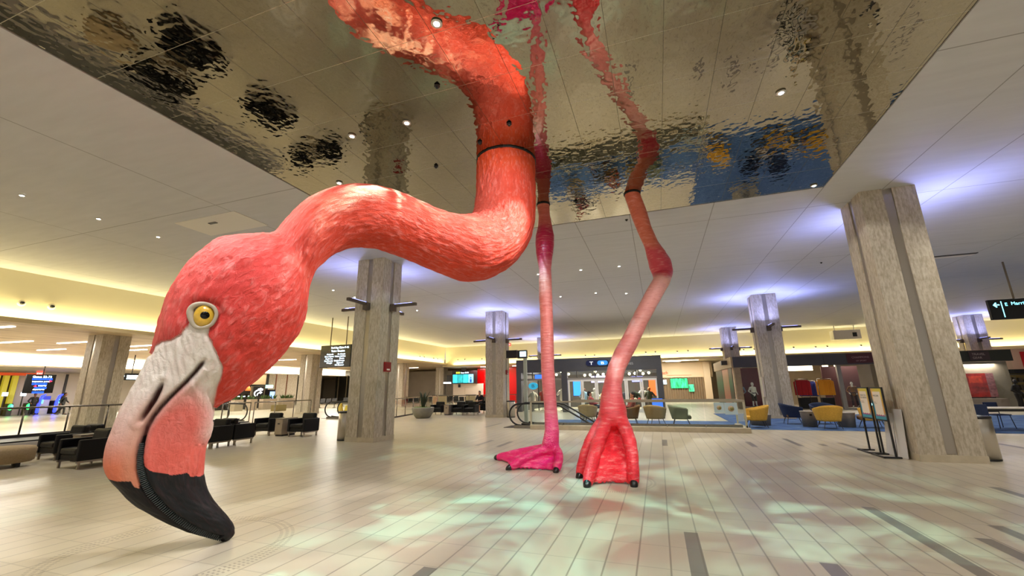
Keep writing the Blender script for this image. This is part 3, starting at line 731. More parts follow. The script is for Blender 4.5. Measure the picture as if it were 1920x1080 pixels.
        rm = o.modifiers.new('Remesh', 'REMESH'); rm.mode = 'VOXEL'; rm.voxel_size = .021; rm.use_smooth_shade = True
        sm = o.modifiers.new('Smooth', 'SMOOTH'); sm.iterations = 4; sm.factor = .5
        o['label'] = label
        for ln in lines:
            d_ = (ln[-1]-ln[-4]).normalized(); d_.z = min(d_.z, -.05); d_.normalize()
            zq = d_.to_track_quat('Z', 'Y').to_matrix()
            MB().ball(ln[-1]+d_*toe_r*.75+Vector((0, 0, .01)), (toe_r*.72, toe_r*.72, toe_r*1.15), 18, 12, zq).build('toenail', mat('toenail_black', '#151313', .3), o)
        return o
    ma = leg_material('leg_paint_with_light_tint', [(0, '#e5136e'), (.06, '#e61d70'), (.12, '#e8447a'), (.2, '#e2707c'), (.45, '#dc7a70'), (.66, '#dd8078'), (.745, '#dc6478'), (.775, '#cf1f58'), (.87, '#cb1f54'), (.91, '#dd6866'), (1, '#dd7a68')])  # magenta at the foot is coloured light put into the paint
    mc = leg_material('leg_paint_red', [(0, '#ea2433'), (.1, '#ea2c38'), (.2, '#e8444a'), (.3, '#e27270'), (.5, '#e39088'), (.68, '#efb0a6'), (.705, '#dd3f58'), (.79, '#da4a58'), (.83, '#de7358'), (1, '#da6c50')])
    leg(LEG_A, (-2.27, 9.0, .36), [(-3.58, 9.42), (-2.93, 8.44), (-2.02, 8.46)], ma, 'straight leg with flat webbed foot, magenta light put into its colour', (-2.2, 9.2, .16), .085, (.0, .14, .16), ((-.08, .05, 0), (-.03, -.06, -.02), (.11, .0, -.02)))
    leg(LEG_B, (-.94, 8.86, .98), [(-1.49, 8.08), (-1.25, 7.43), (-.53, 7.66)], mc, 'bent leg with raised red webbed foot on its toes', None, .095, (.02, .0, .05), ((-.13, .02, .0), (-.07, -.05, .0), (.14, .02, .02)))
flamingo()

# ------------------------------------------------------------------ furniture and small things
def armchair_mesh(name, label, group):
    t = thing(name, label, 'armchair', (0, 0, 0), 0, group)      # faces -Y
    w, d = .40, .36
    MB().box(-w+.10, -d+.03, .17, w-.10, d-.1, .30).build('seat_base', M_LEATHER, t, .02)
    MB().box(-w+.105, -d, .30, w-.105, d-.16, .44).build('seat_cushion', M_LEATHER, t, .045)
    b = MB(); b.box(-w+.105, d-.2, .30, w-.105, d-.04, .80, Matrix.Rotation(-.12, 3, 'X')); b.build('backrest', M_LEATHER, t, .05)
    for s in (-1, 1):
        x0, x1 = sorted((s*w, s*(w-.1)))
        MB().box(x0, -d, .17, x1, d, .62).build('arm', M_LEATHER, t, .025)
    MB().box(-w+.1, d-.05, .17, w-.1, d, .64).build('back_panel', M_LEATHER, t, .015)
    for s in (-1, 1):
        f = MB(); x = s*(w-.05)
        f.box(x-.02, -d+.02, .13, x+.02, d-.02, .17)
        f.box(x-.02, -d+.05, 0, x+.02, -d+.09, .14); f.box(x-.02, d-.09, 0, x+.02, d-.05, .14)
        f.build('sled_leg', mat('satin_metal', '#a79f92', .35, .9), t)
    return t
A0 = armchair_mesh('armchair', 'black leather armchair nearest the bill, left of the flamingo, facing away from the bare floor', 'black armchairs of the lounge')
A0.location = (-12.55, 6.35, 0)
GA = 'black armchairs of the lounge'
for x, y, rz, lab in ((-14.75, 6.95, 0, 'black leather armchair behind the round tan ottoman'),
                      (-12.62, 7.2, PI, 'black leather armchair back to back with the one nearest the bill'),
                      (-14.8, 7.8, PI, 'black leather armchair at the glass railing beyond the tan ottoman'),
                      (-12.95, 9.52, 0, 'black leather armchair showing beside the right edge of the bill, seen from its side'),
                      (-12.95, 10.28, PI, 'black leather armchair behind the one touching the bill edge, turned to the escalator'),
                      (-12.55, 12.62, 0, 'black leather armchair right of the slim lounge table, near the steel bin'),
                      (-14.2, 12.62, 0, 'black leather armchair left of the slim lounge table')):
    dup(A0, (x, y, 0), rz, lab, GA)
for i, (x, y, rz, lab) in enumerate(((-13.55, 24.6, 0, 'black armchair just right of the planter bowl, end of the far row'), (-12.05, 24.6, 0, 'black armchair in the far row right of its side table'),
                      (-11.25, 24.6, 0, 'black armchair at the right end of the far front row'), (-12.6, 27.0, 0, 'black armchair next to the seated man before the white hoarding'), (-11.6, 26.95, 0, 'black armchair the man in black sits in'), (-10.6, 26.9, 0, 'black armchair beside the seated man, against the pier'))):
    dup(A0, (x, y, 0), rz, lab, 'black armchairs of the far lounge')
def side_table(loc, label):
    t = thing('side_table', label, 'side table', loc, 0)
    MB().box(-.17, -.34, .06, .17, .34, .60).build('body', M_GREYWOOD, t, .01)
    MB().box(-.18, -.35, .60, .18, .35, .63).build('top', mat('table_top', '#7d7468', .4), t, .005)
    MB().box(-.15, -.3, 0, .15, .3, .06).build('base', M_DARKMETAL, t)
    MB().box(-.05, -.345, .42, .05, -.338, .46).build('power_socket', M_BLACK, t)
    return t
side_table((-13.38, 12.62, 0), 'slim grey side table between the two armchairs near the bin')
side_table((-13.7, 7.0, 0), 'slim grey side table between the two left armchairs')
side_table((-12.8, 24.6, 0), 'slim grey side table in the far armchair row beside the planter bowl')
# ottoman
t = thing('ottoman', 'tan rounded ottoman at the left edge before the black armchairs', 'ottoman', (-14.45, 5.7, 0))
MB().lathe([(.02, .10), (.52, .10), (.56, .13), (.57, .38), (.53, .43), (.02, .44)], seg=40).build('seat', M_TAN, t)
for k in range(4): MB().box(-.03+.4*math.cos(k*PI/2+.5), -.03+.4*math.sin(k*PI/2+.5), 0, .03+.4*math.cos(k*PI/2+.5), .03+.4*math.sin(k*PI/2+.5), .11).build('foot', M_DARKMETAL, t)

def bin_(loc, r, h, label):
    t = thing('litter_bin', label, 'litter bin', loc)
    MB().lathe([(.01, .03), (r, .03), (r, h-.04), (r-.01, h-.03), (.01, h-.03)], seg=40).build('body', mat('bin_steel', '#c4bdb0', .34, .95), t)
    MB().lathe([(.01, 0), (r-.004, 0), (r+.004, .03), (.01, .035)], seg=40).build('base', M_BLACK, t)
    MB().lathe([(r*.62, h-.05), (r+.006, h-.05), (r+.006, h), (r*.7, h+.01), (r*.62, h-.02)], seg=40).build('rim', M_BLACK, t)
bin_((-10.0, 11.85, 0), .235, .92, 'brushed steel litter bin against the pier behind the flamingo neck')
bin_((6.33, 11.95, 0), .24, .88, 'brushed steel litter bin beside the large right pier')
bin_((-8.0, 22.9, 0), .24, .9, 'brushed steel litter bin beside the far pier by the jersey shop')
# planter bowl
t = thing('planter_bowl', 'grey bowl planter with upright leaves in front of the railing', 'planter', (-12.95, 21.7, 0))
MB().lathe([(.02, 0), (.36, 0), (.42, .04), (.58, .28), (.64, .56), (.61, .6), (.55, .55), (.02, .5)], seg=40).build('bowl', mat('cast_stone', '#8e8a78', .7, noise_amt=.12, scale=4), t)
gr = MB(); rr = random.Random(3)
for k in range(26):
    a, q = rr.random()*6.28, rr.random()*.5; gr.ball((q*math.cos(a), q*math.sin(a), .56), (.09, .09, .07), 8, 6)
gr.build('ground_cover', mat('moss', '#5d7430', .9, noise_amt=.4, scale=20), t)
lf = MB()
for k in range(20):
    a = k*.9; ln = .6+.4*rr.random(); lean = .1+.25*rr.random(); w = .07
    rows = []
    for i in range(8):
        q = i/7; ww = w*(math.sin(PI*(.18+.8*q))); c = Vector((math.cos(a)*(.08+lean*q*q), math.sin(a)*(.08+lean*q*q), .55+ln*q)); sd = Vector((-math.sin(a), math.cos(a), 0))
        rows.append([c-sd*ww, c+sd*ww*.0+Vector((0, 0, -.01)), c+sd*ww])
    lf.grid(rows, .006, (math.cos(a), math.sin(a), 0))
lf.build('leaves', mat('leaf_dark', '#2c3a22', .5, noise_amt=.3, scale=9), t)

# ---- lounge chairs of the right seating area
def bucket_chair(name, label, shell_m, loc, rz, group=None, cush=None):
    t = thing(name, label, 'lounge chair', loc, rz, group)      # faces -Y
    rows = []
    for i in range(9):
        q = i/8; row = []
        for k in range(25):
            a = -2.0+4.0*k/24              # round the back
            bk = (1+math.cos(a*.78))/2
            top = .58+.24*bk**1.5
            z = .27+(top-.27)*q; rr_ = .30+.09*q
            x = math.sin(a)*rr_*1.08; y = math.cos(a)*rr_*.95+ (.05*q if abs(a) < 1.2 else 0)
            if abs(a) > 1.45: y -= (abs(a)-1.45)*.28
            row.append(Vector((x, y, z)))
        rows.append(row)
    s = MB(); s.grid(rows); o = s.build('shell', shell_m, t); sd = o.modifiers.new('Solid', 'SOLIDIFY'); sd.thickness = .05; sd.offset = 0
    c = MB(); c.box(-.28, -.42, .27, .28, .26, .42); c.build('seat_cushion', cush or shell_m, t, .05)
    for x, y in ((-.27, -.33), (.27, -.33), (-.25, .25), (.25, .25)):
        MB().tube([(x*.8, y*.8, .28), (x*1.12, y*1.12, 0.012)], [.016, .011], 8).build('leg', M_DARKMETAL, t)
    return t
M_YEL = mat('mustard_fabric', '#d0a23c', .85, noise_amt=.12, scale=30); M_NAVY = mat('navy_fabric', '#1d2b4a', .85, noise_amt=.1, scale=30)
M_OLIVE = mat('grey_green_fabric', '#7f8567', .85, noise_amt=.1, scale=30); M_BEIGE = mat('beige_fabric', '#b59a68', .85, noise_amt=.1, scale=30); M_BRN = mat('brown_fabric', '#7c5a33', .8)
bucket_chair('lounge_chair', 'mustard lounge chair beside the glass corner of the escalator well', M_YEL, (3.45, 18.6, .012), -PI*.5)
bucket_chair('lounge_chair', 'navy lounge chair in front of the second right pier', M_NAVY, (5.08, 20.45, .012), PI*.5, cush=M_BRN)
bucket_chair('lounge_chair', 'mustard lounge chair between the two grey drum tables, back to the hall', M_YEL, (5.75, 18.55, .012), PI)
bucket_chair('lounge_chair', 'mustard lounge chair with brown seat behind the poster stands', M_YEL, (7.25, 19.1, .012), -PI*.55, cush=M_BRN)
bucket_chair('lounge_chair', 'navy lounge chair behind the mustard one between the drum tables', M_NAVY, (6.25, 20.7, .012), 0)
bucket_chair('lounge_chair', 'grey green lounge chair alone behind the escalator glass', M_OLIVE, (.72, 18.95, .012), PI*.5)
bucket_chair('lounge_chair', 'beige lounge chair with its back to the escalator glass', M_BEIGE, (-.25, 18.95, .012), PI*.9)
bucket_chair('lounge_chair', 'brown lounge chair the reclining man in red sits in', M_BRN, (-1.25, 19.0, .012), -PI*.45)
bucket_chair('lounge_chair', 'beige lounge chair seen under the sloping handrail behind the glass', M_BEIGE, (-3.15, 19.6, .012), PI)
def drum(loc, r, h, label, extra=None):
    t = thing('drum_table', label, 'side table', loc)
    MB().lathe([(.01, 0), (r*.86, 0), (r, h-.02), (r, h), (.01, h)], seg=36).build('body', mat('drum_grey', '#7d7468', .6, noise_amt=.1, scale=8), t)
    MB().lathe([(.01, h), (r+.01, h), (r+.01, h+.02), (.01, h+.02)], seg=36).build('top', mat('drum_top', '#a3988a', .4), t)
    if extra: MB().box(-.04, -r-.012, h-.14, .04, -r+.02, h-.07).build('power_socket', M_BLACK, t)
drum((5.33, 19.3, .012), .27, .55, 'grey drum table with a socket, right of the navy chair', True)
drum((6.52, 19.35, .012), .30, .5, 'grey drum table left of the poster stands')
drum((3.75, 19.7, .012), .4, .4, 'low grey table behind the mustard chair at the glass corner')
# blue carpets
c = MB(); c.box(2.85, 17.85, .0, 34, 23.52, .012); c.box(2.85, 23.52, 0, 4.88, 24.68, .012); c.box(6.04, 23.52, 0, 34, 24.68, .012); c.box(2.85, 24.68, .0, 34, 27.2, .012); o = c.build('carpet', M_CARPET); tag(o, 'blue patterned carpet under the right seating area', 'carpet')
c = MB(); c.box(-4.9, 18.45, .0, 2.84, 21.5, .012); o = c.build('carpet', M_CARPET); tag(o, 'blue patterned carpet strip behind the escalator well', 'carpet')

# ---- poster stands by the big pier
def poster_material():
    m, nt, b = new_mat('poster_paper')
    tc = N(nt, 'ShaderNodeTexCoord'); sx = N(nt, 'ShaderNodeSeparateXYZ'); L(nt, tc.outputs['Generated'], sx.inputs[0])
    Y, Z = sx.outputs[1], sx.outputs[2]
    c = ramp(nt, math_node(nt, 'ADD', math_node(nt, 'ADD', math_node(nt, 'MULTIPLY', Z, .85), .12), math_node(nt, 'MULTIPLY', math_node(nt, 'POWER', Y, 5.), -.5)), [(0, '#2d8fa6'), (.2, '#2d8fa6'), (.3, '#d99a36'), (.6, '#dca83a'), (.9, '#d8c62a')])
    L(nt, c, b.inputs['Base Color']); b.inputs['Roughness'].default_value = .3
    return m
M_POST = poster_material()
def poster_stand(yc, label, l1, l2, sheets):
    t = thing('poster_stand', label, 'poster stand', (4.73, yc, 0))
    y0, y1 = -.27, .27
    f = MB()
    f.box(-.015, y0-.02, .02, .015, y0+.02, 1.5); f.box(-.015, y1-.02, .02, .015, y1+.02, 1.5); f.box(-.015, y0, 1.47, .015, y1, 1.5); f.box(-.015, y0, .76, .015, y1, .79)
    f.build('frame', M_BLACK, t)
    b = MB(); b.box(-.24, y0-.04, 0, .09, y0+.03, .03); b.box(-.24, y1-.03, 0, .09, y1+.04, .03); b.box(-.24, y0, 0, -.19, y1, .025); b.build('base', M_BLACK, t)
    p = MB().box(-.012, y0+.025, .79, .004, y1-.025, 1.47).build('poster', M_POST, t)
    w = MB(); w.box(-.0145, y0+.09, .88, -.0125, y1-.09, 1.40).build('poster_text_panel', mat('poster_cream', '#e9dccb', .5), p)
    w = MB(); w.prism([(y0+.07, .86)]+[(y0+.07+.4*i/8, .885+.012*((i % 2)*2-1)) for i in range(9)]+[(y1-.07, .86)], -.0152, -.0125, 'x'); w.build('poster_wave', mat('poster_purple', '#a8437c', .5), p)
    text('poster_heading', l1, .055, (-.0155, y1-.10, 1.29), mat('print_grey', '#6b665e', .7), p, '-x', extrude=.0005)
    text('poster_lines', l2, .03, (-.0155, y1-.11, 1.16), mat('print_soft', '#b59a86', .7), p, '-x', extrude=.0005)
poster_stand(12.68, 'black poster stand farther from the camera, left of the big pier', 'THANK YOU\nFOR VISITING', 'please keep\nyour distance', 0)
poster_stand(12.0, 'black poster stand closest to the foot of the big pier, white boards behind it', 'WELCOME\n', 'enjoy\nyour stay', 0)
for i, (y, tilt, lab) in enumerate(((12.25, .10, 'white foam board leaning on the big pier behind the poster stand, smaller and left'), (11.82, .06, 'white foam board leaning on the big pier behind the poster stand, larger and right'))):
    b = MB(); b.box(0, -.2, 0, .012, .2, .92+.1*i); o = b.build('foam_board', mat('foam_white', '#d9d6d2', .6), None, loc=(4.865+.02*i, y, .005)); o.rotation_euler.y = tilt
    tag(o, lab, 'foam board')

# ---- table with chairs at the right edge
t = thing('work_table', 'pale topped table on splayed dark legs at the right edge', 'table', (10.6, 18.75, .012))
MB().box(-1.3, -.45, .70, 1.05, .45, .735).build('tabletop', mat('pale_top', '#cfc6b6', .4), t, .008)
MB().box(-1.2, -.36, .62, .95, .36, .69).build('apron', M_BLACK, t)
for x, y in ((-1.1, -.3), (.85, -.3), (-1.1, .3), (.85, .3)):
    MB().tube([(x, y, .66), (x+(.18 if x > 0 else -.18), y*1.25, .026)], [.035, .02], 8).build('leg', mat('navy_metal', '#1c2038', .4, .4), t)
def mesh_chair(loc, rz, label):
    t = thing('desk_chair', label, 'chair', loc, rz)
    MB().box(-.22, -.22, .43, .22, .22, .47).build('seat', M_NAVY, t, .015)
    MB().box(-.21, .2, .52, .21, .235, .86).build('backrest', M_NAVY, t, .015)
    for x, y in ((-.2, -.2), (.2, -.2), (-.2, .21), (.2, .21)):
        MB().tube([(x*.9, y*.9, .44 if y < 0 else .8), (x*1.15, y*1.15, .012)], .012, 8).build('leg', mat('navy_metal', '#1c2038', .4, .4), t)
mesh_chair((10.15, 19.6, .012), 0, 'navy chair behind the right table, nearer its left end')
mesh_chair((11.1, 19.7, .012), .15, 'navy chair behind the right table, nearer its right end')
mesh_chair((9.75, 17.95+.3, .012), PI-.2, 'navy chair tucked under the near side of the right table')

# ---- escalator well with glass balustrade
def balustrade():
    t = thing('glass_balustrade', 'frameless glass balustrade with metal cap round the escalator well', 'balustrade', (0, 0, 0))
    x0, x1, y0, y1 = -4.95, 2.72, 16.55, 18.3
    k = MB(); k.box(x0, y0-.12, 0, x1+.1, y0+.12, .17); k.build('curb', mat('plinth_stone', '#c0b49a', .5), t, .01)
    k = MB(); k.box(x1-.1, y0+.12, 0, x1+.1, y1+.1, .17); k.build('curb', mat('plinth_stone', '#c0b49a', .5), t, .01)
    n = 6
    for i in range(n):
        a, b = x0+.03+(x1-x0)*i/n, x0-.01+(x1-x0)*(i+1)/n
        MB().box(a, y0-.008, .17, b, y0+.008, 1.02).build('glass_panel', M_GLASS, t)
        MB().box(b-.005, y0-.03, .17, b+.035, y0+.03, .24).build('clamp', M_STEEL, t)
    MB().box(x1-.008, y0, .17, x1+.008, y1, 1.02).build('glass_panel', M_GLASS, t)
    for i in range(4):
        a, b = x0+1.4+(x1-x0-1.4)*i/4, x0+1.36+(x1-x0-1.4)*(i+1)/4
        MB().box(a, y1-.008, .17, b, y1+.008, 1.02).build('glass_panel', M_GLASS, t)
    r = MB(); r.box(x0, y0-.035, 1.02, x1+.035, y0+.035, 1.075); r.box(x1-.035, y0, 1.02, x1+.035, y1+.035, 1.075); r.box(x0+1.4, y1-.035, 1.02, x1, y1+.035, 1.075)
    r.build('cap_rail', mat('cap_metal', '#b5aa94', .35, .8), t)
    for x, y in ((x0+.02, y0), (x1, y0), (x1, y1)): MB().box(x-.03, y-.03, .1, x+.03, y+.03, 1.03).build('post', mat('pale_post', '#c9c3a8', .4, .3), t)
    r = MB(); r.box(x0+.1, y0+.09, .17, x1-.1, y0+.11, .26); r.build('base_trim', M_STEEL, t)
balustrade()
def escalator(name, label, org, rz, slope_down=True):
    t = thing(name, label, 'escalator', org, rz)       # newels at x<0, runs towards +x and down
    for y in (-.52, .52):
        pts = [Vector((.9, y, .10)), Vector((.35, y, .12)), Vector((0, y, .16))]
        for k in range(13):
            a = -PI*.42-PI*1.0*k/12; pts.append(Vector((-.05+.47*math.cos(a), y, .54+.43*math.sin(a))))
        pts += [Vector((.3, y, .97)), Vector((1.1, y, .97)), Vector((1.6, y, .9)), Vector((5.4, y, -1.3))]
        MB().tube(pts, .036, 10).build('handrail', M_RUBBER, t)
        g = MB(); g.prism([(-.42, .3), (-.42, .8), (-.2, .93), (1.1, .93), (1.6, .86), (5.3, -1.3), (4.6, -1.4), (1.2, .12), (0, .14)], y-.006, y+.006, 'y'); g.build('glass_side', M_GLASS, t)
        k = MB(); k.prism([(-.3, .0), (-.3, .12), (1.2, .13), (5.0, -2.0), (4.6, -2.2), (1.3, 0)], y-.09, y+.09, 'y'); k.build('skirt', M_STEEL, t)
    st = MB()
    for i in range(14): st.box(1.1+.32*i, -.42, -.02-.2*i-.24, 1.44+.32*i, .42, -.02-.2*i)
    st.build('step_band', M_DARKMETAL, t)
    MB().box(-.8, -.5, .002, 1.15, .5, .012).build('comb_plate', mat('comb_plate', '#3b352f', .45, .5), t)
    return t
escalator('escalator', 'escalator with black handrails going down behind the glass balustrade', (-5.45, 17.42, 0), 0)
escalator('escalator', 'escalator with black handrails left of the steel bin, under the flight display', (-18.25, 20.9, 0), 0)
escalator('escalator', 'escalator with black handrails just right of the bill edge', (-21.9, 16.95, 0), PI)
# papers hung on the balustrade
for x, z, w, h, lab in ((1.93, .73, .32, .34, 'pale blue paper notice with a round emblem on the glass corner, left one'), (2.30, .70, .40, .40, 'pale blue paper notice with a dark round emblem on the glass corner, right one')):
    t = thing('paper_notice', lab, 'notice', (x, 16.49, z))
    MB().box(-w/2, -.004, -h/2+.1, w/2, .004, h/2+.1).build('sheet', mat('notice_blue', '#c3dce4', .6), t)
    MB().lathe([(.001, 0), (w*.24, 0), (w*.24, .002), (.001, .003)], (0, -.005, .1), 24, Matrix.Rotation(PI/2, 3, 'X')).build('emblem', mat('emblem_green' if w > .45 else 'emblem_tan', '#39443a' if w > .45 else '#b9a182', .6), t)
    MB().lathe([(.001, 0), (w*.13, 0), (w*.13, .002), (.001, .003)], (.02, -.0085, .1), 20, Matrix.Rotation(PI/2, 3, 'X')).build('emblem_center', mat('emblem_gold', '#8f8a4e', .6), t)

# ---- glass railings on the left
def railing(label, p, q, n, group=None, z0=0.):
    t = thing('glass_railing', label, 'railing', (*p, z0))
    hh = 1.08-z0*.62
    p, q = Vector((*p, 0)), Vector((*q, 0)); d = q-p; d0 = d.normalized(); nrm = Vector((-d0.y, d0.x, 0))
    for i in range(n+1):
        c = d*(i/n); MB().tube([c+Vector((0, 0, 0)), c+Vector((0, 0, hh-.03))], .024, 8, cap=False).build('post', M_STEEL, t)
        if i < n:
            a = d*(i/n)+d0*.06; b = d*((i+1)/n)-d0*.06
            m = MB(); m.add([a+nrm*o_+Vector((0, 0, z)) for z in (.1, hh-.1) for o_ in (-.006, .006)]+[b+nrm*o_+Vector((0, 0, z)) for z in (.1, hh-.1) for o_ in (-.006, .006)], [(0, 1, 3, 2), (4, 6, 7, 5), (0, 4, 5, 1), (2, 3, 7, 6), (0, 2, 6, 4), (1, 5, 7, 3)])
            m.build('glass_panel', M_GLASS, t)
    MB().tube([Vector((0, 0, hh)), d+Vector((0, 0, hh))], .03, 10).build('handrail', M_STEEL, t)
    k = MB(); a, b = -d0*.05, d+d0*.05
    k.add([v+nrm*o_+Vector((0, 0, z)) for v in (a, b) for z in (0.0, .07) for o_ in (-.07, .07)], [(0, 1, 3, 2), (4, 6, 7, 5), (0, 4, 5, 1), (2, 3, 7, 6), (0, 2, 6, 4), (1, 5, 7, 3)]); k.build('base_shoe', M_DARKMETAL, t)
t = thing('planter_ledge', 'long low pale ledge with a dark top behind the left armchairs', 'ledge', (-16.65, 2.0, 0))
MB().box(-.95, 0, 0, .75, 11.2, .40).build('body', mat('ledge_grey', '#b7b2ab', .6), t, .01); MB().box(-.9, .05, .40, .7, 11.15, .435).build('top', mat('ledge_top', '#15130e', .5, noise_amt=.6, scale=3), t)
railing('long glass railing standing on the ledge behind the left armchairs', (-17.45, 2.2), (-17.45, 13.1), 11, None, .437)
railing('glass railing with steel handrail right of the bill, facing the hall', (-20.9, 16.0), (-19.4, 16.0), 1)
railing('glass railing with steel handrail running back towards the paired pier', (-19.4, 16.22), (-19.4, 19.9), 3)
railing('glass railing behind the planter bowl with a slanted brace', (-14.6, 20.6), (-16.6, 30.0), 7)
railing('glass railing in front of the far waiting chairs', (-16.8, 30.2), (-9.9, 33.5), 6)

# ------------------------------------------------------------------ signs, screens, ceiling things
M_SCR = mat('screen_black', '#050507', .25)
M_TXT = mat('sign_letters', '#d6efff', .4, emit=4.); M_TXTD = mat('sign_letters_dim', '#6b5a52', .5, emit=.25); M_CYAN = mat('sign_cyan', '#7fe4ff', .4, emit=2.6)
M_BLUE = mat('screen_blue', '#1550e0', .4, emit=1.2); M_RED = mat('screen_red', '#ff3355', .4, emit=1.6)
def hanging_display(name, label, x0, x1, y, z0, z1, rods, cat='flight display'):
    t = thing(name, label, cat, ((x0+x1)/2, y, z0))
    xc = (x0+x1)/2; w = (x1-x0)/2; h = z1-z0
    MB().box(-w, -.06, 0, w, .06, h).build('housing', M_BLACK, t, .01)
    s = MB().box(-w+.02, -.07, .02, w-.02, -.058, h-.02).build('screen', M_SCR, t)
    for rx in rods: MB().tube([(rx-xc, 0, h), (rx-xc, 0, H-z0-.03)], .03, 8, cap=False).build('rod', mat('rod_tan', '#8a7c68', .4, .5), t)
    return t, s, xc
t, s, xc = hanging_display('hanging_display', 'black hanging baggage claim display left of the pier behind the neck', -19.6, -17.3, 20.55, 2.98, 4.32, (-18.95, -17.75))
def line(par, xc, z0, str_, x, z, size, m=M_TXT, y=-.074, sx=1.): text('lettering', str_, size, (x-xc, y, z-z0), m, par, '-y', extrude=.001, sx=sx)
for str_, x, z, sz_ in (('Red Bag Claim 9-16', -18.80, 4.10, .165), ('Taxis / Shuttles', -18.78, 3.90, .165), ('Alaska Air', -19.10, 3.72, .125), ('Silver / Spirit /', -19.24, 3.59, .125), ('Southwest', -19.16, 3.46, .125),
                      ('Sun Country', -19.24, 3.33, .125), ('WestJet', -19.06, 3.20, .125), ('Air Canada', -18.28, 3.72, .125), ('Alaska / JetBlue', -18.46, 3.59, .125), ('Breeze', -18.12, 3.46, .125), ('British Airways', -18.5, 3.33, .125), ('Edelweiss', -18.3, 3.20, .125), ('UA Discover', -18.42, 3.07, .125)):
    line(s, xc, 2.98, str_, x, z, sz_)
line(s, xc, 2.98, 'Exit', -19.06, 3.90, .12, M_TXTD)
MB().box(-19.72-xc, .1, .0, -19.5-xc, .5, 1.32).build('rear_display', M_BLACK, t)
t, s, xc = hanging_display('hanging_display', 'black hanging hotel direction display at the upper right edge', 12.15, 14.6, 20.55, 3.84, 4.6, (12.95, 14.1), 'direction display')
line(s, xc, 3.84, 'Marriott', 12.78, 4.36, .17, M_CYAN); line(s, xc, 3.84, 'Hotel', 13.55, 4.36, .17, M_CYAN); line(s, xc, 3.84, 'E', 12.60, 4.34, .17, M_CYAN)
MB().prism([(-.09, 0), (0, .1), (.03, .07), (-.02, .02), (.1, .02), (.1, -.02), (-.02, -.02), (.03, -.07), (0, -.1)], -.076, -.073, 'y').build('arrow', M_CYAN, s, loc=(12.35-xc, 0, .55))
MB().box(12.50-xc, -.076, .08, 12.525-xc, -.073, .68).build('light_bar', M_CYAN, s)
# sign on the grey post by the escalator
t = thing('sign_post', 'grey post carrying two black direction boxes beside the escalator newel', 'sign post', (-5.72, 18.45, 0))
MB().box(-.07, -.07, 0, .07, .07, 2.95).build('post', mat('pale_grey_paint', '#9da398', .5), t)
b = MB().box(-.34, -.1, 2.93, .1, .1, 3.3).build('sign_box', M_BLACK, t, .01)
MB().box(-.22, -.104, 3.0, .08, -.101, 3.24).build('lit_face', mat('sign_pale', '#bfe6f4', .4, emit=1.6), b)
text('lettering', 'Hotel', .1, (-.18, -.108, 3.08), mat('sign_navy', '#16406a', .5), b, extrude=.001)
MB().box(-.9, -.08, 2.96, -.38, .12, 3.32).build('sign_box', M_BLACK, t, .01)
t = thing('exit_sign', 'small red lit exit sign under the ceiling behind the far pier', 'exit sign', (-11.6, 33.0, 5.05))
MB().box(-.16, -.03, 0, .16, .03, .24).build('housing', mat('exit_red', '#ff4a3a', .4, emit=1.4), t, .01); text('lettering', 'EXIT', .12, (-.14, -.034, .07), mat('exit_letters', '#ffd9d0', .4, emit=2), t, extrude=.001)
MB().tube([(0, 0, .24), (0, 0, 1.02)], .015, 6, cap=False).build('hanger', M_WHITE, t)
# fire alarm boxes on piers
for x, y, z, r, lab in ((-8.585, 11.95, 2.35, .16, 'red fire alarm box on the pier behind the flamingo neck'), (-8.352, 23.2, 2.5, .13, 'red fire alarm box on the far pier beside the jersey shop')):
    t = thing('fire_alarm', lab, 'fire alarm', (x, y, z))
    MB().box(-.01, -r, -r, .07, r, r).build('box', mat('alarm_red', '#8e0f14', .4), t, .01); MB().box(.07, -r*.5, -r*.7, .075, r*.5, -r*.4).build('plate', M_WHITE, t)
t = thing('wall_phone_panel', 'pale steel panel on the left face of the second right pier', 'panel', (4.88, 23.75, 1.0)); MB().box(-.06, -.16, 0, .03, .16, .95).build('cover', mat('panel_pale', '#cdbfae', .4), t, .01)

# ---- downlights
def downlight(x, y, lit, label, z=H):
    t = thing('downlight', label, 'downlight', (x, y, z), 0, 'ceiling downlights' if lit else 'dark ceiling fittings')
    q = 1. if lit else .62
    MB().lathe([(.045*q, 0), (.07*q, 0), (.072*q, -.008), (.04*q, -.012)], seg=20).build('trim_ring', M_WHITE if lit else M_BLACK, t)
    MB().lathe([(.002, -.004), (.042*q, -.004), (.036*q, -.015 if lit else -.04), (.002, -.017 if lit else -.045)], seg=20).build('lens', mat('downlight_glow', '#fff6e6', .4, emit=40) if lit else M_BLACK, t)
DL = [(-13.47, 4.58, 'small lit ceiling downlight nearest the left picture edge'), (-13.5, 6.01, 'small lit ceiling downlight second along the left row'), (-13.53, 7.43, 'small lit ceiling downlight third along the left row, above the flamingo head'),
      (2.25, 6.71, 'lit downlight in the mirrored ceiling right of the legs'), (-3.7, 5.33, 'lit downlight in the mirrored ceiling over the neck'), (-4.84, 5.32, 'lit downlight in the mirrored ceiling left of the one over the neck'), (-6.29, 6.65, 'lit downlight in the mirrored ceiling just above the hump of the neck'), (3.84, 10.6, 'lit downlight at the far right corner of the mirrored ceiling'), (-2.23, 3.74, 'lit downlight on the mirrored neck at the top'),
      (-1.01, 15.68, 'lit downlight left of the bent knee, brightest of its row'), (-2.48, 15.64, 'lit downlight between the two legs, front row'), (-4.21, 15.62, 'lit downlight left of the straight leg, front row'), (-2.5, 19.98, 'lit downlight between the legs in the back row'), (-1.1, 20.69, 'lit downlight in the back row beside the bent shin'), (-4.29, 20.14, 'lit downlight just right of the straight leg, back row'),
      (-13.69, 14.72, 'lit downlight left of the pier behind the neck'), (-13.79, 16.29, 'lit downlight touching the left edge of the pier behind the neck'), (-12.91, 20.58, 'lit downlight right of the pier behind the neck')]
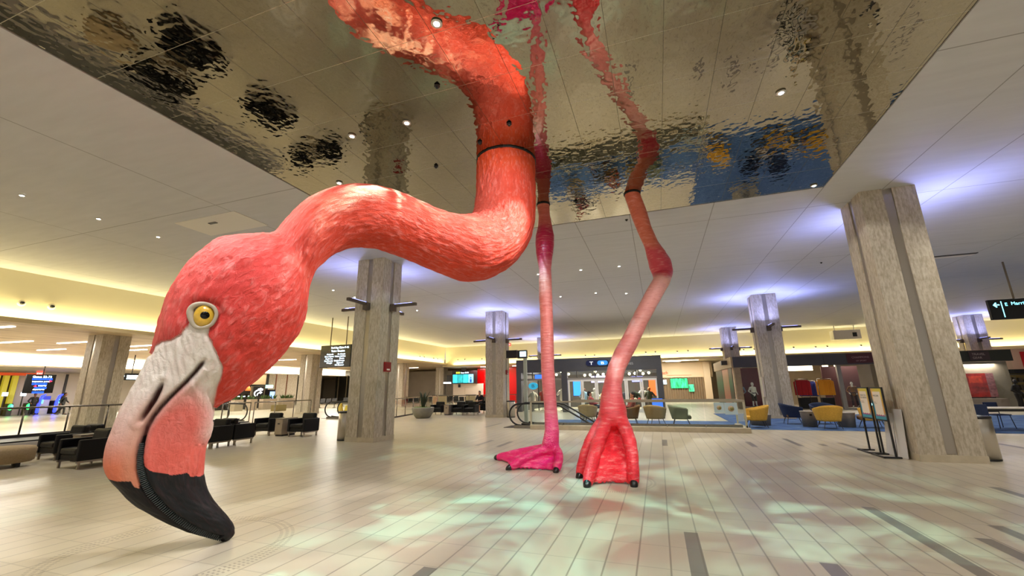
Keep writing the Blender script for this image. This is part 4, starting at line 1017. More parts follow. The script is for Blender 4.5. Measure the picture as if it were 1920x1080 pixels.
for x, y, lab in DL: downlight(x, y, True, lab)
for x, y, lab in ((-2.77, 4.72, 'dark ceiling fitting left of the mirrored neck'), (-2.05, 5.97, 'dark ceiling fitting on the mirrored neck above its collar'), (-2.75, 6.31, 'dark ceiling fitting at the left edge of the mirrored neck'), (-3.94, 6.78, 'dark ceiling fitting between the hump and the collar'),
                  (-1.52, 9.47, 'dark ceiling fitting right of the straight leg in the mirror'), (-.42, 11.1, 'dark ceiling fitting beside the top of the bent leg'), (6.28, 18.07, 'dark ceiling fitting left of the big pier')):
    downlight(x, y, False, lab)
# hatch, slot diffusers
t = thing('ceiling_hatch', 'flush square ceiling hatch with a small dark latch above the head', 'ceiling hatch', (-10.9, 7.4, H)); MB().box(-1.1, -.5, -.014, 1.1, .5, .0).build('panel', mat('hatch_white', '#e6e1d8', .5), t); MB().box(-.25, -.2, -.03, .02, -.12, -.01).build('latch', M_BLACK, t)
t = thing('slot_diffuser', 'dark slot air diffuser in the ceiling right of the big pier', 'air vent', (10.5, 18.8, H)); MB().box(-.95, -.06, -.02, .75, .06, 0).build('slot', M_BLACK, t); MB().box(-.95, .06, -.012, .75, .32, 0).build('flange', mat('hatch_white', '#e6e1d8', .5), t)
# white projector box under the back ceiling
t = thing('air_unit', 'white box unit under the ceiling between the right piers', 'air unit', (14.4, 39.5, 4.95)); MB().box(-.95, -.4, 0, .85, .4, .72).build('case', mat('unit_white', '#f6f0de', .5), t, .03); MB().box(.3, -.42, .18, .58, -.39, .5).build('port', M_BLACK, t)
for x in (-.7, .6): MB().tube([(x, 0, .72), (x, 0, H-4.95)], .03, 6, cap=False).build('hanger', M_WHITE, t)
# wall spotlights on the drops
def wall_spot(x, y, z, nrm, r, label):
    t = thing('wall_spotlight', label, 'wall spotlight', (x, y, z), 0, 'round spotlights on the ceiling drop')
    q = Vector(nrm).to_track_quat('Z', 'Y').to_matrix()
    MB().lathe([(.003, 0), (r, 0), (r*1.02, r*.18), (r*.6, r*.42), (.003, r*.42)], (0, 0, 0), 20, q).build('bezel', mat('bezel_cream', '#e9e1c9', .5), t)
    MB().lathe([(.003, r*.4), (r*.5, r*.4), (r*.42, r*1.0), (.003, r*1.05)], (0, 0, 0), 16, q).build('lamp_head', M_BLACK, t)
for y, z, r, lab in ((8.22, 4.92, .12, 'round spotlight on the left ceiling drop nearest the picture edge'), (9.04, 4.93, .12, 'round spotlight on the left ceiling drop, second from the picture edge'), (24.9, 4.85, .1, 'round spotlight on the left drop above the baggage display, left of a pair'), (25.76, 4.85, .1, 'round spotlight on the left drop above the baggage display, right of a pair'),
                     (35.9, 4.75, .1, 'round spotlight on the left drop right of the neck pier, first of four'), (36.7, 4.75, .1, 'round spotlight on the left drop right of the neck pier, second of four'), (38.6, 4.75, .1, 'round spotlight on the left drop right of the neck pier, third of four'), (39.4, 4.75, .1, 'round spotlight on the left drop next to the hall corner, last of four')):
    wall_spot(XL-.02, y, z, (1, 0, 0), r, lab)
for x, z, lab in ((-20.43, 4.66, 'first round spotlight on the back drop right of the hall corner'), (-19.59, 4.69, 'second round spotlight on the back drop right of the hall corner'), (-17.58, 4.67, 'round spotlight on the back drop left of the far pier'), (-12.11, 4.64, 'round spotlight on the back drop just left of the straight leg'),
                  (-6.52, 4.6, 'round spotlight over the jersey shop, left of a pair'), (-5.63, 4.6, 'round spotlight over the jersey shop, right of a pair'), (-.84, 4.68, 'round spotlight right of the bent leg, first of four'), (.02, 4.68, 'round spotlight right of the bent leg, second of four'), (1.93, 4.64, 'round spotlight over the shuttered shop, third of four'), (2.84, 4.67, 'round spotlight over the shuttered shop, fourth of four'),
                  (7.36, 4.58, 'round spotlight left of the second right pier, first of a pair'), (8.19, 4.58, 'round spotlight left of the second right pier, second of a pair'), (11.16, 4.6, 'round spotlight just right of the second right pier'), (12.74, 4.58, 'round spotlight under the white box unit, left one'), (13.57, 4.58, 'round spotlight under the white box unit, right one'), (15.88, 4.56, 'round spotlight beside the big pier')):
    wall_spot(x, YB-.02, z, (0, -1, 0), .105, lab)
# bars on the piers that hide the uplights
def pier_bars(x, y, z, label, hw=.55, L_=1.0, dirs=((1, 0), (-1, 0), (0, 1), (0, -1))):
    t = thing('uplight_bar', label, 'uplight', (x, y, z), 0, 'uplight bars on the piers')
    for dx, dy in dirs:
        m = MB(); a, b = hw+.03, hw+L_; s = .055
        if dx: m.box(min(dx*a, dx*b), -s, -.05, max(dx*a, dx*b), s, .05)
        else: m.box(-s, min(dy*a, dy*b), -.05, s, max(dy*a, dy*b), .05)
        m.build('arm', mat('bar_brown', '#5d5048', .45, .3), t, .01)
        m = MB(); c = hw+.085; m.box(dx*c-.08, dy*c-.08, -.2, dx*c+.08, dy*c+.08, .05); m.build('bracket', mat('bar_brown', '#5d5048', .45, .3), t)
        m = MB(); c = hw+L_*.5; m.box(dx*c-.05-abs(dx)*.3, dy*c-.05-abs(dy)*.3, .05, dx*c+.05+abs(dx)*.3, dy*c+.05+abs(dy)*.3, .056); m.build('lens', mat('blue_lens', '#8f9bff', .4, emit=5), t)
for x, y, z, lab in ((-8.9, 23.17, 4.4, 'four brown uplight arms on the far pier left of the legs'), (5.46, 24.1, 4.4, 'four brown uplight arms on the second right pier'), (5.7, 37.1, 4.45, 'four brown uplight arms on the pier above the right shop corner'), (-9.6, 37.1, 4.45, 'four brown uplight arms on the pier behind the straight leg'), (20.9, 37.5, 4.4, 'four brown uplight arms on the pier at the right edge'), (-9.14, 12.03, 4.45, 'brown uplight arms on the pier behind the neck')):
    pier_bars(x, y, z, lab)
# linear lights in the lower soffits
TL = 0
for x, y, L_, lab in ((-30.3, 11.35, 2.8, 'white linear light in the left soffit, nearest the left edge'), (-28.0, 12.7, 2.4, 'white linear light in the left soffit left of the left pier'), (-33.6, 14.25, 2.2, 'white linear light in the left soffit, farther back on the left'), (-27.0, 15.1, 2.2, 'white linear light in the left soffit just right of the left pier'),
                      (-29.9, 16.45, 1.6, 'short white linear light in the left soffit beside the bill'), (-23.9, 8.6, 1.2, 'white linear light in the left soffit at the very edge'), (-30, 27, 3., 'white linear light in the soffit left of the paired pier'), (-28.5, 29.5, 2.6, 'white linear light in the soffit behind the baggage display'), (-30.5, 42., 3, 'white linear light in the soffit right of the neck pier, upper'), (-29, 44.5, 3, 'white linear light in the soffit right of the neck pier, lower')):
    t = thing('ceiling_strip_light', lab, 'strip light', (x, y, 4.195), .1, 'linear lights in the soffits'); MB().box(-L_/2, -.06, -.03, L_/2, .06, 0).build('diffuser', M_TUBE, t)
for x, y, L_, lab in ((-17.7, 43.2, 1.8, 'white linear light above the red wall'), (2.2, 43.2, 3.2, 'longer white linear light above the shuttered shop'), (1.6, 44.6, 1.4, 'shorter white linear light above the shuttered shop'), (-14, 43.4, 1.8, 'white linear light between far pier and jersey shop')):
    t = thing('ceiling_strip_light', lab, 'strip light', (x, y, 3.955), 0, 'linear lights in the back soffit'); MB().box(-L_/2, -.06, -.03, L_/2, .06, 0).build('diffuser', M_TUBE, t)

# ------------------------------------------------------------------ people and mannequins
SKIN = mat('skin', '#c08a68', .6); SKIN2 = mat('skin_dark', '#7a4f38', .6); HAIR = mat('hair_dark', '#1a1411', .7)
def figure_parts(pose):
    """joint positions, metres, facing -Y, feet at z=0"""
    if pose == 'sit':
        return dict(pel=(0, -.02, .60), chest=(0, .0, 1.0), neck=(0, -.02, 1.15), head=(0, -.08, 1.27), sh=.19, hip=.1, kn=[(-.14, -.46, .57), (.16, -.44, .58)], an=[(-.14, -.5, .09), (.2, -.52, .09)], el=[(-.25, -.1, .8), (.25, -.1, .8)], wr=[(-.1, -.32, .74), (.1, -.34, .76)])
    if pose == 'recline':
        return dict(pel=(0, -.06, .585), chest=(0, .09, .93), neck=(0, .13, 1.08), head=(0, .13, 1.2), sh=.18, hip=.09, kn=[(-.13, -.55, .60), (.15, -.55, .58)], an=[(-.14, -.86, .2), (.18, -.88, .17)], el=[(-.22, -.05, .74), (.22, -.05, .74)], wr=[(-.08, -.22, .74), (.08, -.24, .74)])
    if pose == 'walk':
        return dict(pel=(0, 0, .92), chest=(0, -.03, 1.32), neck=(0, -.04, 1.48), head=(0, -.07, 1.62), sh=.2, hip=.1, kn=[(-.1, -.2, .5), (.1, .06, .5)], an=[(-.1, -.22, .09), (.1, .36, .12)], el=[(-.29, .1, 1.12), (.29, -.08, 1.12)], wr=[(-.27, .02, .88), (.27, -.26, .95)])
    return dict(pel=(0, 0, .92), chest=(0, 0, 1.32), neck=(0, 0, 1.48), head=(0, -.03, 1.62), sh=.2, hip=.1, kn=[(-.11, -.03, .5), (.12, -.02, .5)], an=[(-.13, 0, .09), (.15, 0, .09)], el=[(-.32, .06, 1.12), (.3, .08, 1.1)], wr=[(-.24, -.12, .98), (.2, -.16, .96)])
def remesh(o, v): r = o.modifiers.new('Remesh', 'REMESH'); r.mode = 'VOXEL'; r.voxel_size = v; r.use_smooth_shade = True; s = o.modifiers.new('Smooth', 'SMOOTH'); s.iterations = 3
def figure(name, cat, label, loc, rz, pose, skin, top, bottom, hair=HAIR, shorts=False, sc=1., group=None, sleeves=True):
    J = figure_parts(pose); t = thing(name, label, cat, loc, rz, group); t.scale = (sc,)*3
    V3 = Vector; pel, ch, nk, hd = (V3(J[k]) for k in ('pel', 'chest', 'neck', 'head'))
    b = MB()
    b.tube([pel, pel.lerp(ch, .5), ch, nk], [.135, .125, .15, .06], 16); b.tube([nk, hd], [.055, .06], 12)
    b.ball(hd+V3((0, 0, .02)), (.078, .098, .118), 16, 12); b.ball(hd+V3((0, -.095, 0)), (.016, .025, .024), 8, 6); b.ball(hd+V3((0, -.075, -.07)), (.04, .035, .035), 10, 8)
    for s_ in (-1, 1): b.ball(hd+V3((s_*.078, .01, 0)), (.014, .025, .035), 8, 6)
    sk = []
    for i, s_ in enumerate((-1, 1)):
        hp = pel+V3((s_*J['hip'], 0, 0)); kn, an = V3(J['kn'][i]), V3(J['an'][i]); sh = ch+V3((s_*J['sh'], 0, .06)); el, wr = V3(J['el'][i]), V3(J['wr'][i])
        b.tube([hp, kn, an], [.088, .06, .042], 12); b.tube([an, an+V3((0, -.17, -.05))], [.042, .034], 10)
        b.tube([ch+V3((s_*.1, 0, .07)), sh, el, wr], [.06, .055, .042, .03], 12)
        d = (wr-el).normalized(); palm = wr+d*.07; b.tube([wr, palm], [.03, .034], 8)
        side = V3((1, 0, 0))
        for f in range(4): b.tube([palm+side*(f-1.5)*.018, palm+d*(.075-.008*abs(f-1.2))+side*(f-1.5)*.02+V3((0, 0, -.02))], [.0095, .008], 6)
        b.tube([wr+d*.03-side*s_*.03, palm-side*s_*.055], [.011, .009], 6)
    body = b.build('body', skin, t); remesh(body, .012)
    if top is not None:
        b = MB(); b.tube([pel+V3((0, 0, -.02)), pel.lerp(ch, .5), ch, ch.lerp(nk, .75)], [.152, .142, .166, .075], 16)
        for i, s_ in enumerate((-1, 1)):
            sh = ch+V3((s_*J['sh'], 0, .06)); el, wr = V3(J['el'][i]), V3(J['wr'][i])
            b.tube([ch+V3((s_*.1, 0, .07)), sh, el]+([el.lerp(wr, .85)] if sleeves else []), [.075, .07, .056]+([.042] if sleeves else []), 12)
        o = b.build('shirt', top, t); remesh(o, .014)
    if bottom is not None:
        b = MB(); b.tube([pel+V3((0, 0, .1)), pel], [.148, .15], 16)
        for i, s_ in enumerate((-1, 1)):
            hp = pel+V3((s_*J['hip'], 0, 0)); kn, an = V3(J['kn'][i]), V3(J['an'][i])
            b.tube([hp, kn, kn.lerp(an, .1 if shorts else .9)], [.105, .078, .07 if shorts else .06], 12)
        o = b.build('trousers' if not shorts else 'shorts', bottom, t); remesh(o, .014)
        b = MB()
        for i in range(2): an = V3(J['an'][i]); b.tube([an+V3((0, .04, -.035)), an+V3((0, -.19, -.05))], [.045, .04], 10)
        b.build('shoes', M_BLACK, t)
    if hair is not None:
        b = MB(); b.ball(hd+V3((0, .02, .055)), (.088, .1, .1), 14, 10); b.ball(hd+V3((0, .05, -.01)), (.08, .07, .09), 12, 8); b.build('hair', hair, t)
    return t
cl = lambda n, c: mat(n, c, .8)
figure('person', 'person', 'person in a dark coat walking past the blue lit turnstiles at the far left', (-46.5, 21.2, 0), PI*.75, 'walk', SKIN2, cl('coat_black', '#14110f'), cl('coat_black', '#14110f'))
figure('person', 'person', 'person in dark clothes standing left of the blue lit turnstiles', (-49.0, 20.5, 0), PI*.5, 'stand', SKIN2, cl('jacket_dark', '#2b2a2c'), cl('coat_black', '#14110f'))
figure('person', 'person', 'person in black with shorts and cap seated in the far armchairs by the white hoarding', (-11.6, 26.80, .03), 0, 'sit', SKIN, cl('tee_black', '#141214'), cl('coat_black', '#14110f'), HAIR, True, sleeves=False)
figure('person', 'person', 'person in red reclining in the brown lounge chair behind the glass', (-1.22, 19.0, .02), -PI*.45, 'recline', SKIN, cl('top_red', '#a2463a'), cl('trousers_dark', '#2b2422'))
figure('person', 'person', 'person in pink red top lying back behind the escalator handrail', (-3.2, 21.6, .05), PI*.6, 'recline', SKIN, cl('top_pink', '#b14e52'), cl('jeans_navy', '#1e2740'))
t = thing('daybed', 'low dark bench under the person in pink behind the escalator handrail', 'bench', (-3.1, 21.9, .012), PI*.6); MB().box(-.4, -.15, .22, .4, .65, .36).build('seat', mat('bench_brown', '#4a3b2c', .7), t, .03)
for x, y in ((-.33, -.08), (.33, -.08), (-.33, .57), (.33, .57)): MB().box(x-.03, y-.03, 0, x+.03, y+.03, .23).build('leg', M_DARKMETAL, t)

# ------------------------------------------------------------------ jersey shop in the middle
def tb_shop():
    y0, y1, x0, x1, z0, z1 = 28.0, 35.6, -9.35, .3, 2.62, 3.5
    f = MB(); f.box(x0, y0, z0, x1, y0+.3, z1); f.box(x0, y0+.3, z0, x0+.3, y1, z1); f.box(x1-.3, y0+.3, z0, x1, y1, z1); f.box(x0, y1-.2, z0, x1, y1, z1)
    sh = struct(f.build('shop_facade', M_CHAR))
    g = MB(); g.box(x0+.3, y0+.3, z1-.12, x1-.3, y1, z1-.02); struct(g.build('ceiling_shop', mat('shop_ceiling', '#4c4740', .7)))
    for xa, xb in ((x0, x0+.34), (-6.15, -5.75), (x1-.34, x1)):
        MB().box(xa, y0+.01, 0, xb, y0+.31, z0).build('pillar', M_CHAR, sh)
    MB().box(x0+.34, y0+.05, 2.08, x1-.34, y0+.2, 2.2).build('transom', mat('shop_bar', '#8d8a86', .5), sh)
    MB().box(x0+.05, y1-.15, 0, x1-.05, y1-.05, z0).build('rear_wall', mat('shop_rear', '#3d3834', .7, noise_amt=.2, scale=1.5), sh)
    MB().box(x0+.04, y0+.4, 0, x0+.1, y1, z0).build('side_wall', mat('shop_rear', '#3d3834', .7), sh); MB().box(x1-.1, y0+.4, 0, x1-.04, y1, z0).build('side_wall', mat('shop_rear', '#3d3834', .7), sh)
    MB().box(x0+.36, y0+.1, .1, -6.17, y0+.115, 2.07).build('window_glass', M_GLASS, sh)
    for xm in (-7.8,): MB().box(xm-.03, y0+.08, .1, xm+.03, y0+.14, 2.07).build('mullion', M_DARKMETAL, sh)
    MB().box(x0+.34, y0+.1, 2.2, x1-.34, y0+.11, z0).build('clerestory_glass', M_GLASS, sh)
    for xm in (-8.2, -7, -5.1, -3.9, -2.5, -1.3): MB().box(xm-.03, y0+.08, 2.2, xm+.03, y0+.14, z0).build('clerestory_bar', M_DARKMETAL, sh)
    # shop sign: pill badge and lettering
    s = thing('shop_sign', 'navy and blue T B badge with grey lettering on the dark shop fascia', 'shop sign', (-3.7, y0-.01, 3.13))
    pill = lambda xa, xb, r, ya, yb: [(xa+r*math.cos(PI/2+PI*k/10), r*math.sin(PI/2+PI*k/10)) for k in range(11)]+[(xb+r*math.cos(-PI/2+PI*k/10), r*math.sin(-PI/2+PI*k/10)) for k in range(11)]
    MB().prism(pill(-.55, .62, .19, 0, 0), -.05, .0, 'y').build('badge', mat('badge_navy', '#101c48', .4), s)
    MB().prism(pill(.17, .55, .15, 0, 0), -.06, -.05, 'y').build('badge_blue', mat('badge_blue', '#2f86d8', .4, emit=.5), s)
    wl = mat('letter_white', '#e8ecf4', .4, emit=1.); text('letter', 'T', .3, (-.5, -.062, -.11), wl, s, sx=1.4, extrude=.01); text('letter', 'B', .24, (.24, -.072, -.09), wl, s, sx=1.7, extrude=.006)
    gl = mat('letter_grey', '#a9abb0', .4, emit=.15); text('lettering', 'THE', .14, (.86, -.03, .06), gl, s, extrude=.01); text('lettering', 'SPORTS STORES', .2, (.86, -.03, -.17), gl, s, extrude=.01)
    # white framed doors
    names = ('first', 'second', 'third', 'fourth', 'fifth', 'sixth')
    for i in range(6):
        xa = -5.72+i*.945; d = thing('glass_door', 'white framed glass door of the jersey shop, %s from its dark middle post' % names[i], 'door', (xa, y0+.02, 0), 0, 'white shop doors')
        w = .93; fr = MB(); fr.box(0, 0, .0, .1, .08, 2.08); fr.box(w-.1, 0, 0, w, .08, 2.08); fr.box(.1, 0, 1.96, w-.1, .08, 2.08); fr.box(.1, 0, 0, w-.1, .08, .22)
        fr.build('frame', mat('door_white', '#dededc', .45), d); MB().box(.1, .035, .22, w-.1, .045, 1.96).build('pane', M_GLASS, d); MB().tube([(.86 if i % 2 == 0 else .07, -.04, .9), (.86 if i % 2 == 0 else .07, -.04, 1.3)], .015, 6).build('handle', M_STEEL, d)
    # chandeliers
    for i, (x, y, z, lab) in enumerate(((-6.7, 30, 2.50, 'globe chandelier in the shop just right of the straight leg'), (-4.2, 29.6, 2.42, 'globe chandelier above the left white doors'), (-1.2, 30, 2.46, 'globe chandelier right of the bent leg in the shop'))):
        c = thing('chandelier', lab, 'chandelier', (x, y, z), 0, 'shop chandeliers'); MB().tube([(0, 0, .1), (0, 0, .86)], .015, 6).build('stem', M_DARKMETAL, c); MB().tube([(-.7, 0, .1), (.7, 0, .1)], .02, 6).build('bar', M_DARKMETAL, c)
        for k, (gx, gz) in enumerate(((-.62, -.02), (-.25, .0), (.12, .22), (.28, -.03), (.66, .02))): MB().ball((gx, .05*(k % 2), gz), .085, 14, 10).build('globe', mat('globe_glow', '#fff0b8', .4, emit=11), c)
    # screens
    for x, y, z, w, h, c1, e, lab in ((-5.55, 30.6, 1.0, .62, 1.0, '#2f7fff', 2., 'tall blue video screen inside the first white door'), (-4.35, 33, 1.92, 1.1, .5, '#8a86d0', 1., 'lilac video screen high inside the second white door'), (-1.45, 33, 1.92, .8, .4, '#5d62c8', 1., 'violet screen high inside the doors right of the bent leg'), (-8.5, 31, 2.2, .7, .35, '#2b58e0', 2., 'blue lit screen high in the left shop window'), (-.35, 31.2, .95, .55, 1.2, '#ff5a2a', 1.6, 'orange red lit panel inside the last white door'), (-.15, 27.4, .35, .62, .5, '#2f66d8', 1., 'small blue lit board low in front of the last shop door')):
        s_ = thing('video_screen', lab, 'screen', (x, y, z)); MB().box(-w/2-.03, 0, -.03, w/2+.03, .06, h+.03).build('bezel', M_BLACK, s_); MB().box(-w/2, -.006, 0, w/2, 0, h).build('display', mat('display_'+c1[1:], c1, .3, emit=e), s_)
        if z < .5:
            MB().box(-.25, -.05, -z+.001, .25, .12, -z+.03).build('foot', M_DARKMETAL, s_); MB().box(-.03, .02, -z, .03, .05, 0).build('stand', M_DARKMETAL, s_)
        else:
            MB().box(-.02, .02, h, .02, .05, 3.39-z).build('mount', M_DARKMETAL, s_)
    b = thing('window_badge', 'blue B badge with a pale T hung in the left shop window', 'window sign', (-8.75, 28.6, 1.72)); MB().prism([(.27*math.cos(k*PI/10)*1.3+.45, .24*math.sin(k*PI/10)) for k in range(20)], -.03, .0, 'y').build('disc', mat('badge_teal', '#2aa0c8', .4, emit=.7), b); text('letter', 'B', .3, (.32, -.035, -.1), mat('badge_ink', '#0c3a66', .5), b, sx=1.3); text('letter', 'T', .36, (-.28, -.03, -.13), mat('letter_grey', '#a9abb0', .4), b, sx=1.2); MB().tube([(.45, -.01, .2), (.45, -.01, 1.66)], .008, 5).build('hanger', M_DARKMETAL, b)
    # clothes on display
    def torso_form(loc, c, lab, rz=0, h=1.2, hat=None):
        k = thing('jersey_form', lab, 'clothes form', loc, rz, 'jersey forms in the shop'); MB().lathe([(.16, 0), (.16, .02), (.02, .03), (.02, h-.1), (.01, h)], seg=16).build('stand', M_DARKMETAL, k)
        m = MB(); m.tube([(0, 0, h-.1), (0, 0, h+.15), (0, 0, h+.42), (0, 0, h+.52)], [.17, .16, .2, .07], 14)
        for s_ in (-1, 1): m.tube([(s_*.15, 0, h+.42), (s_*.32, .0, h+.2)], [.085, .075], 10)
        m.build('jersey', cl('jersey_'+c[1:], c), k)
        if hat: MB().ball((0, 0, h+.66), (.1, .12, .11), 12, 8).build('cap', cl('cap_'+hat[1:], hat), k)
    for x, y, h, c, hat, lab in ((-8.6, 29.55, .75, '#d9d2bd', None, 'cream jersey form in the left shop window'), (-8.05, 30.1, .8, '#8e2f2a', None, 'dark red jersey form behind the cream one in the left window'), (-7.25, 29.6, .8, '#2a2f45', None, 'navy jersey form in the left window beside the straight leg'), (-6.55, 29.8, .9, '#d8d4c8', None, 'white jersey form between straight leg and dark post'), (-5.05, 30.4, .75, '#7fa6c4', '#5a3322', 'light blue jersey form with brown cap in the first white door'), (-4.3, 30.2, .75, '#cfd4d2', '#dadada', 'white jersey form with white cap in the second white door'), (-3.7, 30.6, .65, '#b8b48a', None, 'sand coloured jersey form in the second white door'),
                               (-3.1, 30.2, .7, '#54606a', None, 'slate jersey form just left of the bent leg'), (-1.55, 30.3, .7, '#2c3d2e', None, 'green jersey form right of the bent leg'), (-1.05, 30.5, .8, '#e2ded6', '#e2ded6', 'white jersey form with white cap right of the bent leg'), (-.62, 30.2, .75, '#3a4630', '#b3743d', 'olive jersey form with tan cap in the last white door'), (-2.2, 30.6, .7, '#1c2236', None, 'dark blue jersey form hidden partly by the bent leg')):
        torso_form((x, y, 0), c, lab, 0, h, hat)
    for x, y, lab in ((-7.9, 28.75, 'low dark display table in the left shop window'), (-4.1, 29.2, 'low display table with folded goods behind the second white door'), (-1.35, 29.2, 'low display table with caps right of the bent leg')):
        k = thing('display_table', lab, 'display table', (x, y, 0)); MB().box(-.6, -.3, .62, .6, .3, .68).build('top', mat('display_wood', '#5a4330', .6), k)
        for sx_ in (-.52, .52): MB().box(sx_-.04, -.25, 0, sx_+.04, .25, .62).build('leg', M_DARKMETAL, k)
    for i, (x, c, lab) in enumerate(((-1.75, '#d8a13a', 'orange cap on the shop table right of the bent leg, first'), (-1.5, '#e9e0cc', 'cream cap on the shop table right of the bent leg, second'), (-1.25, '#c8352c', 'red cap on the shop table right of the bent leg, third'), (-1.0, '#e08a3a', 'amber cap on the shop table right of the bent leg, fourth'))):
        o = MB().ball((0, 0, .05), (.1, .11, .09), 12, 8).add([(-.08, -.1, .03), (.08, -.1, .03), (.06, -.19, .02), (-.06, -.19, .02)], [(0, 1, 2, 3)]).build('cap', cl('cap_'+c[1:], c), None, loc=(x, 29.15, .725)); tag(o, lab, 'cap', 'caps on the shop table')
    for x in (-7.5, -4, -1.2): area('shop_or_added_light', (x, 31.5, 3.3), (1.6, 1.6), 330, (1, .9, .75))
tb_shop()

# ------------------------------------------------------------------ sports shop on the right
def right_shop():
    y0, x0, x1, z0, z1 = 32., 4.95, 15.8, 2.74, 3.46
    f = MB(); f.box(x0, y0, z0, x1, y0+.3, z1); sh = struct(f.build('shop_facade', mat('fascia_brown', '#47454a', .5, noise_amt=.05, scale=2)))
    for x in (7.6, 10.2, 12.9): MB().box(x-.008, y0-.004, z0+.02, x+.008, y0, z1-.02).build('panel_joint', M_BLACK, sh)
    MB().box(x0+.02, y0+.02, 0, x0+.4, y0+.5, z0).build('corner_pillar', mat('corner_stone', '#9b8767', .6, noise_amt=.15, scale=4), sh)
    for x in (7.35, 10.95, 13.2, 15.6): MB().box(x-.11, y0+.06, 0, x+.11, y0+.28, z0).build('post', mat('post_grey', '#8b8782', .45, .4), sh)
    for xa, xb in ((x0+.4, 7.24), (11.06, 13.09), (13.31, 15.49)): MB().box(xa, y0+.14, .1, xb, y0+.155, z0-.02).build('window_glass', M_GLASS, sh)
    MB().box(x0+.4, y0+.1, 0, 8.2, y0+1.4, .12).build('window_plinth', mat('plinth_grey', '#8a7f74', .6), sh); MB().box(11.06, y0+.1, 0, 15.5, y0+.5, .1).build('window_plinth', mat('plinth_grey', '#8a7f74', .6), sh)
    MB().box(x0, y0+.3, z1-.1, x1, 41., z1).build('roof_slab', mat('shop_roof', '#8c7f6a', .6), sh)
    MB().box(x0+.4, 40.2, 0, x1, 40.4, z1-.1).build('rear_wall', mat('shop_beige', '#9c8e74', .7, noise_amt=.1, scale=1), sh)
    MB().box(5.5, y0+1.5, .12, 7.9, y0+1.56, z0).build('window_backdrop', mat('backdrop_red', '#6e0f14', .5, noise_amt=.12, scale=2), sh)
    MB().box(10.9, y0+3., 0, 13, y0+3.1, z0).build('dark_partition', mat('partition_maroon', '#3a1418', .6), sh)
    # left side wall
    s = MB(); s.prism([(y0, 2.76), (y0, 3.46), (41.5, 3.46), (41.5, 2.76)], x0-.12, x0, 'x'); s.build('side_fascia', mat('side_tan', '#b09a76', .6), sh)
    for ya, yb, c in ((32.6, 34.2, '#2a0f10'), (34.3, 37.2, '#c27a68'), (37.3, 41, '#1b120c')):
        MB().box(x0-.06, ya, .05, x0-.02, yb, 2.74).build('side_panel', mat('side_'+c[1:], c, .4), sh)
    MB().box(x0-.5, 33.6, 3.0, x0-.12, 34.0, 3.3).build('side_bracket', M_DARKMETAL, sh)
    s = thing('shop_sign', 'maroon sign panel with pale lines on the right shop fascia', 'shop sign', (12.4, y0-.02, 2.82)); MB().box(-.95, -.03, 0, .95, .015, .6).build('panel', mat('sign_maroon', '#4a1a24', .5), s)
    text('lettering', 'CHAMPIONS', .16, (-.7, -.035, .3), mat('sign_rose', '#b08a8a', .5), s, extrude=.002); text('lettering', 'OF SPORT', .12, (-.5, -.035, .1), mat('sign_rose', '#b08a8a', .5), s, extrude=.002)
    WH = mat('mannequin_white', '#d8d4cc', .4); BKT = cl('trousers_black', '#0d0c0d')
    figure('mannequin', 'mannequin', 'mannequin in a blue grey shirt left in the red shop window', (5.32, 32.75, .12), -.3, 'stand', SKIN, cl('shirt_bluegrey', '#6d7f96'), BKT, HAIR, sc=.92)
    figure('mannequin', 'mannequin', 'white mannequin in a pale long sleeve top and black shorts in the red shop window', (6.05, 32.7, .12), .5, 'stand', WH, cl('top_pale', '#e2e0d2'), BKT, WH, True, sc=.92)
    figure('mannequin', 'mannequin', 'mannequin in an ochre jacket right of the grey shop post', (11.7, 32.75, .1), -.2, 'stand', WH, cl('jacket_ochre', '#7c4e22'), cl('trousers_maroon', '#2c1214'), None, sc=.9)
    figure('mannequin', 'mannequin', 'white mannequin in grey green clothes behind the poster stands', (13.9, 32.8, .1), .3, 'stand', WH, cl('shirt_greygreen', '#5c6254'), BKT, None, sc=.95)
    # garment racks
    def rack(x, y, w, c, lab, n, top=1.9):
        k = thing('garment_rack', lab, 'garment rack', (x, y, 0)); m = MB()
        for s_ in (-w/2, w/2): m.bar((s_, 0, .0), (s_, 0, top), .02, 8); m.bar((s_, -.22, .02), (s_, .22, .02), .02, 8)
        m.bar((-w/2, 0, top), (w/2, 0, top), .02, 8); m.build('frame', M_STEEL, k)
        for i in range(n):
            q = -w/2+.1+(w-.2)*i/(n-1); tilt = .25*math.sin(i*1.7)
            g = MB(); g.prism([(-.22, -.98), (.22, -.98), (.22, -.12), (.06, 0), (-.06, 0), (-.22, -.12)], -.03, .03, 'x'); o = g.build('garment', c if i % 3 else c, k, .015, loc=(q, 0, top-.06)); o.rotation_euler.z = PI/2*.62+tilt
        b = MB().box(-w/2+.05, -.2, .02, w/2-.05, .2, .7).build('lower_stock', BKT, k)
    rack(9.05, 33.0, .72, cl('garment_red', '#a3141c'), 'garment rack full of red jackets in the right shop opening', 6)
    rack(10.3, 32.9, .76, cl('garment_yellow', '#e0961e'), 'garment rack full of yellow orange shirts in the right shop opening', 6)
    rack(9.75, 34.4, .9, cl('garment_blue', '#1c2c78'), 'garment rack of dark blue shirts between the red and yellow racks', 7, 1.8)
    rack(8.15, 33.9, .8, cl('garment_maroon', '#7a1a24'), 'garment rack of maroon shirts left of the red rack', 7, 2.1)
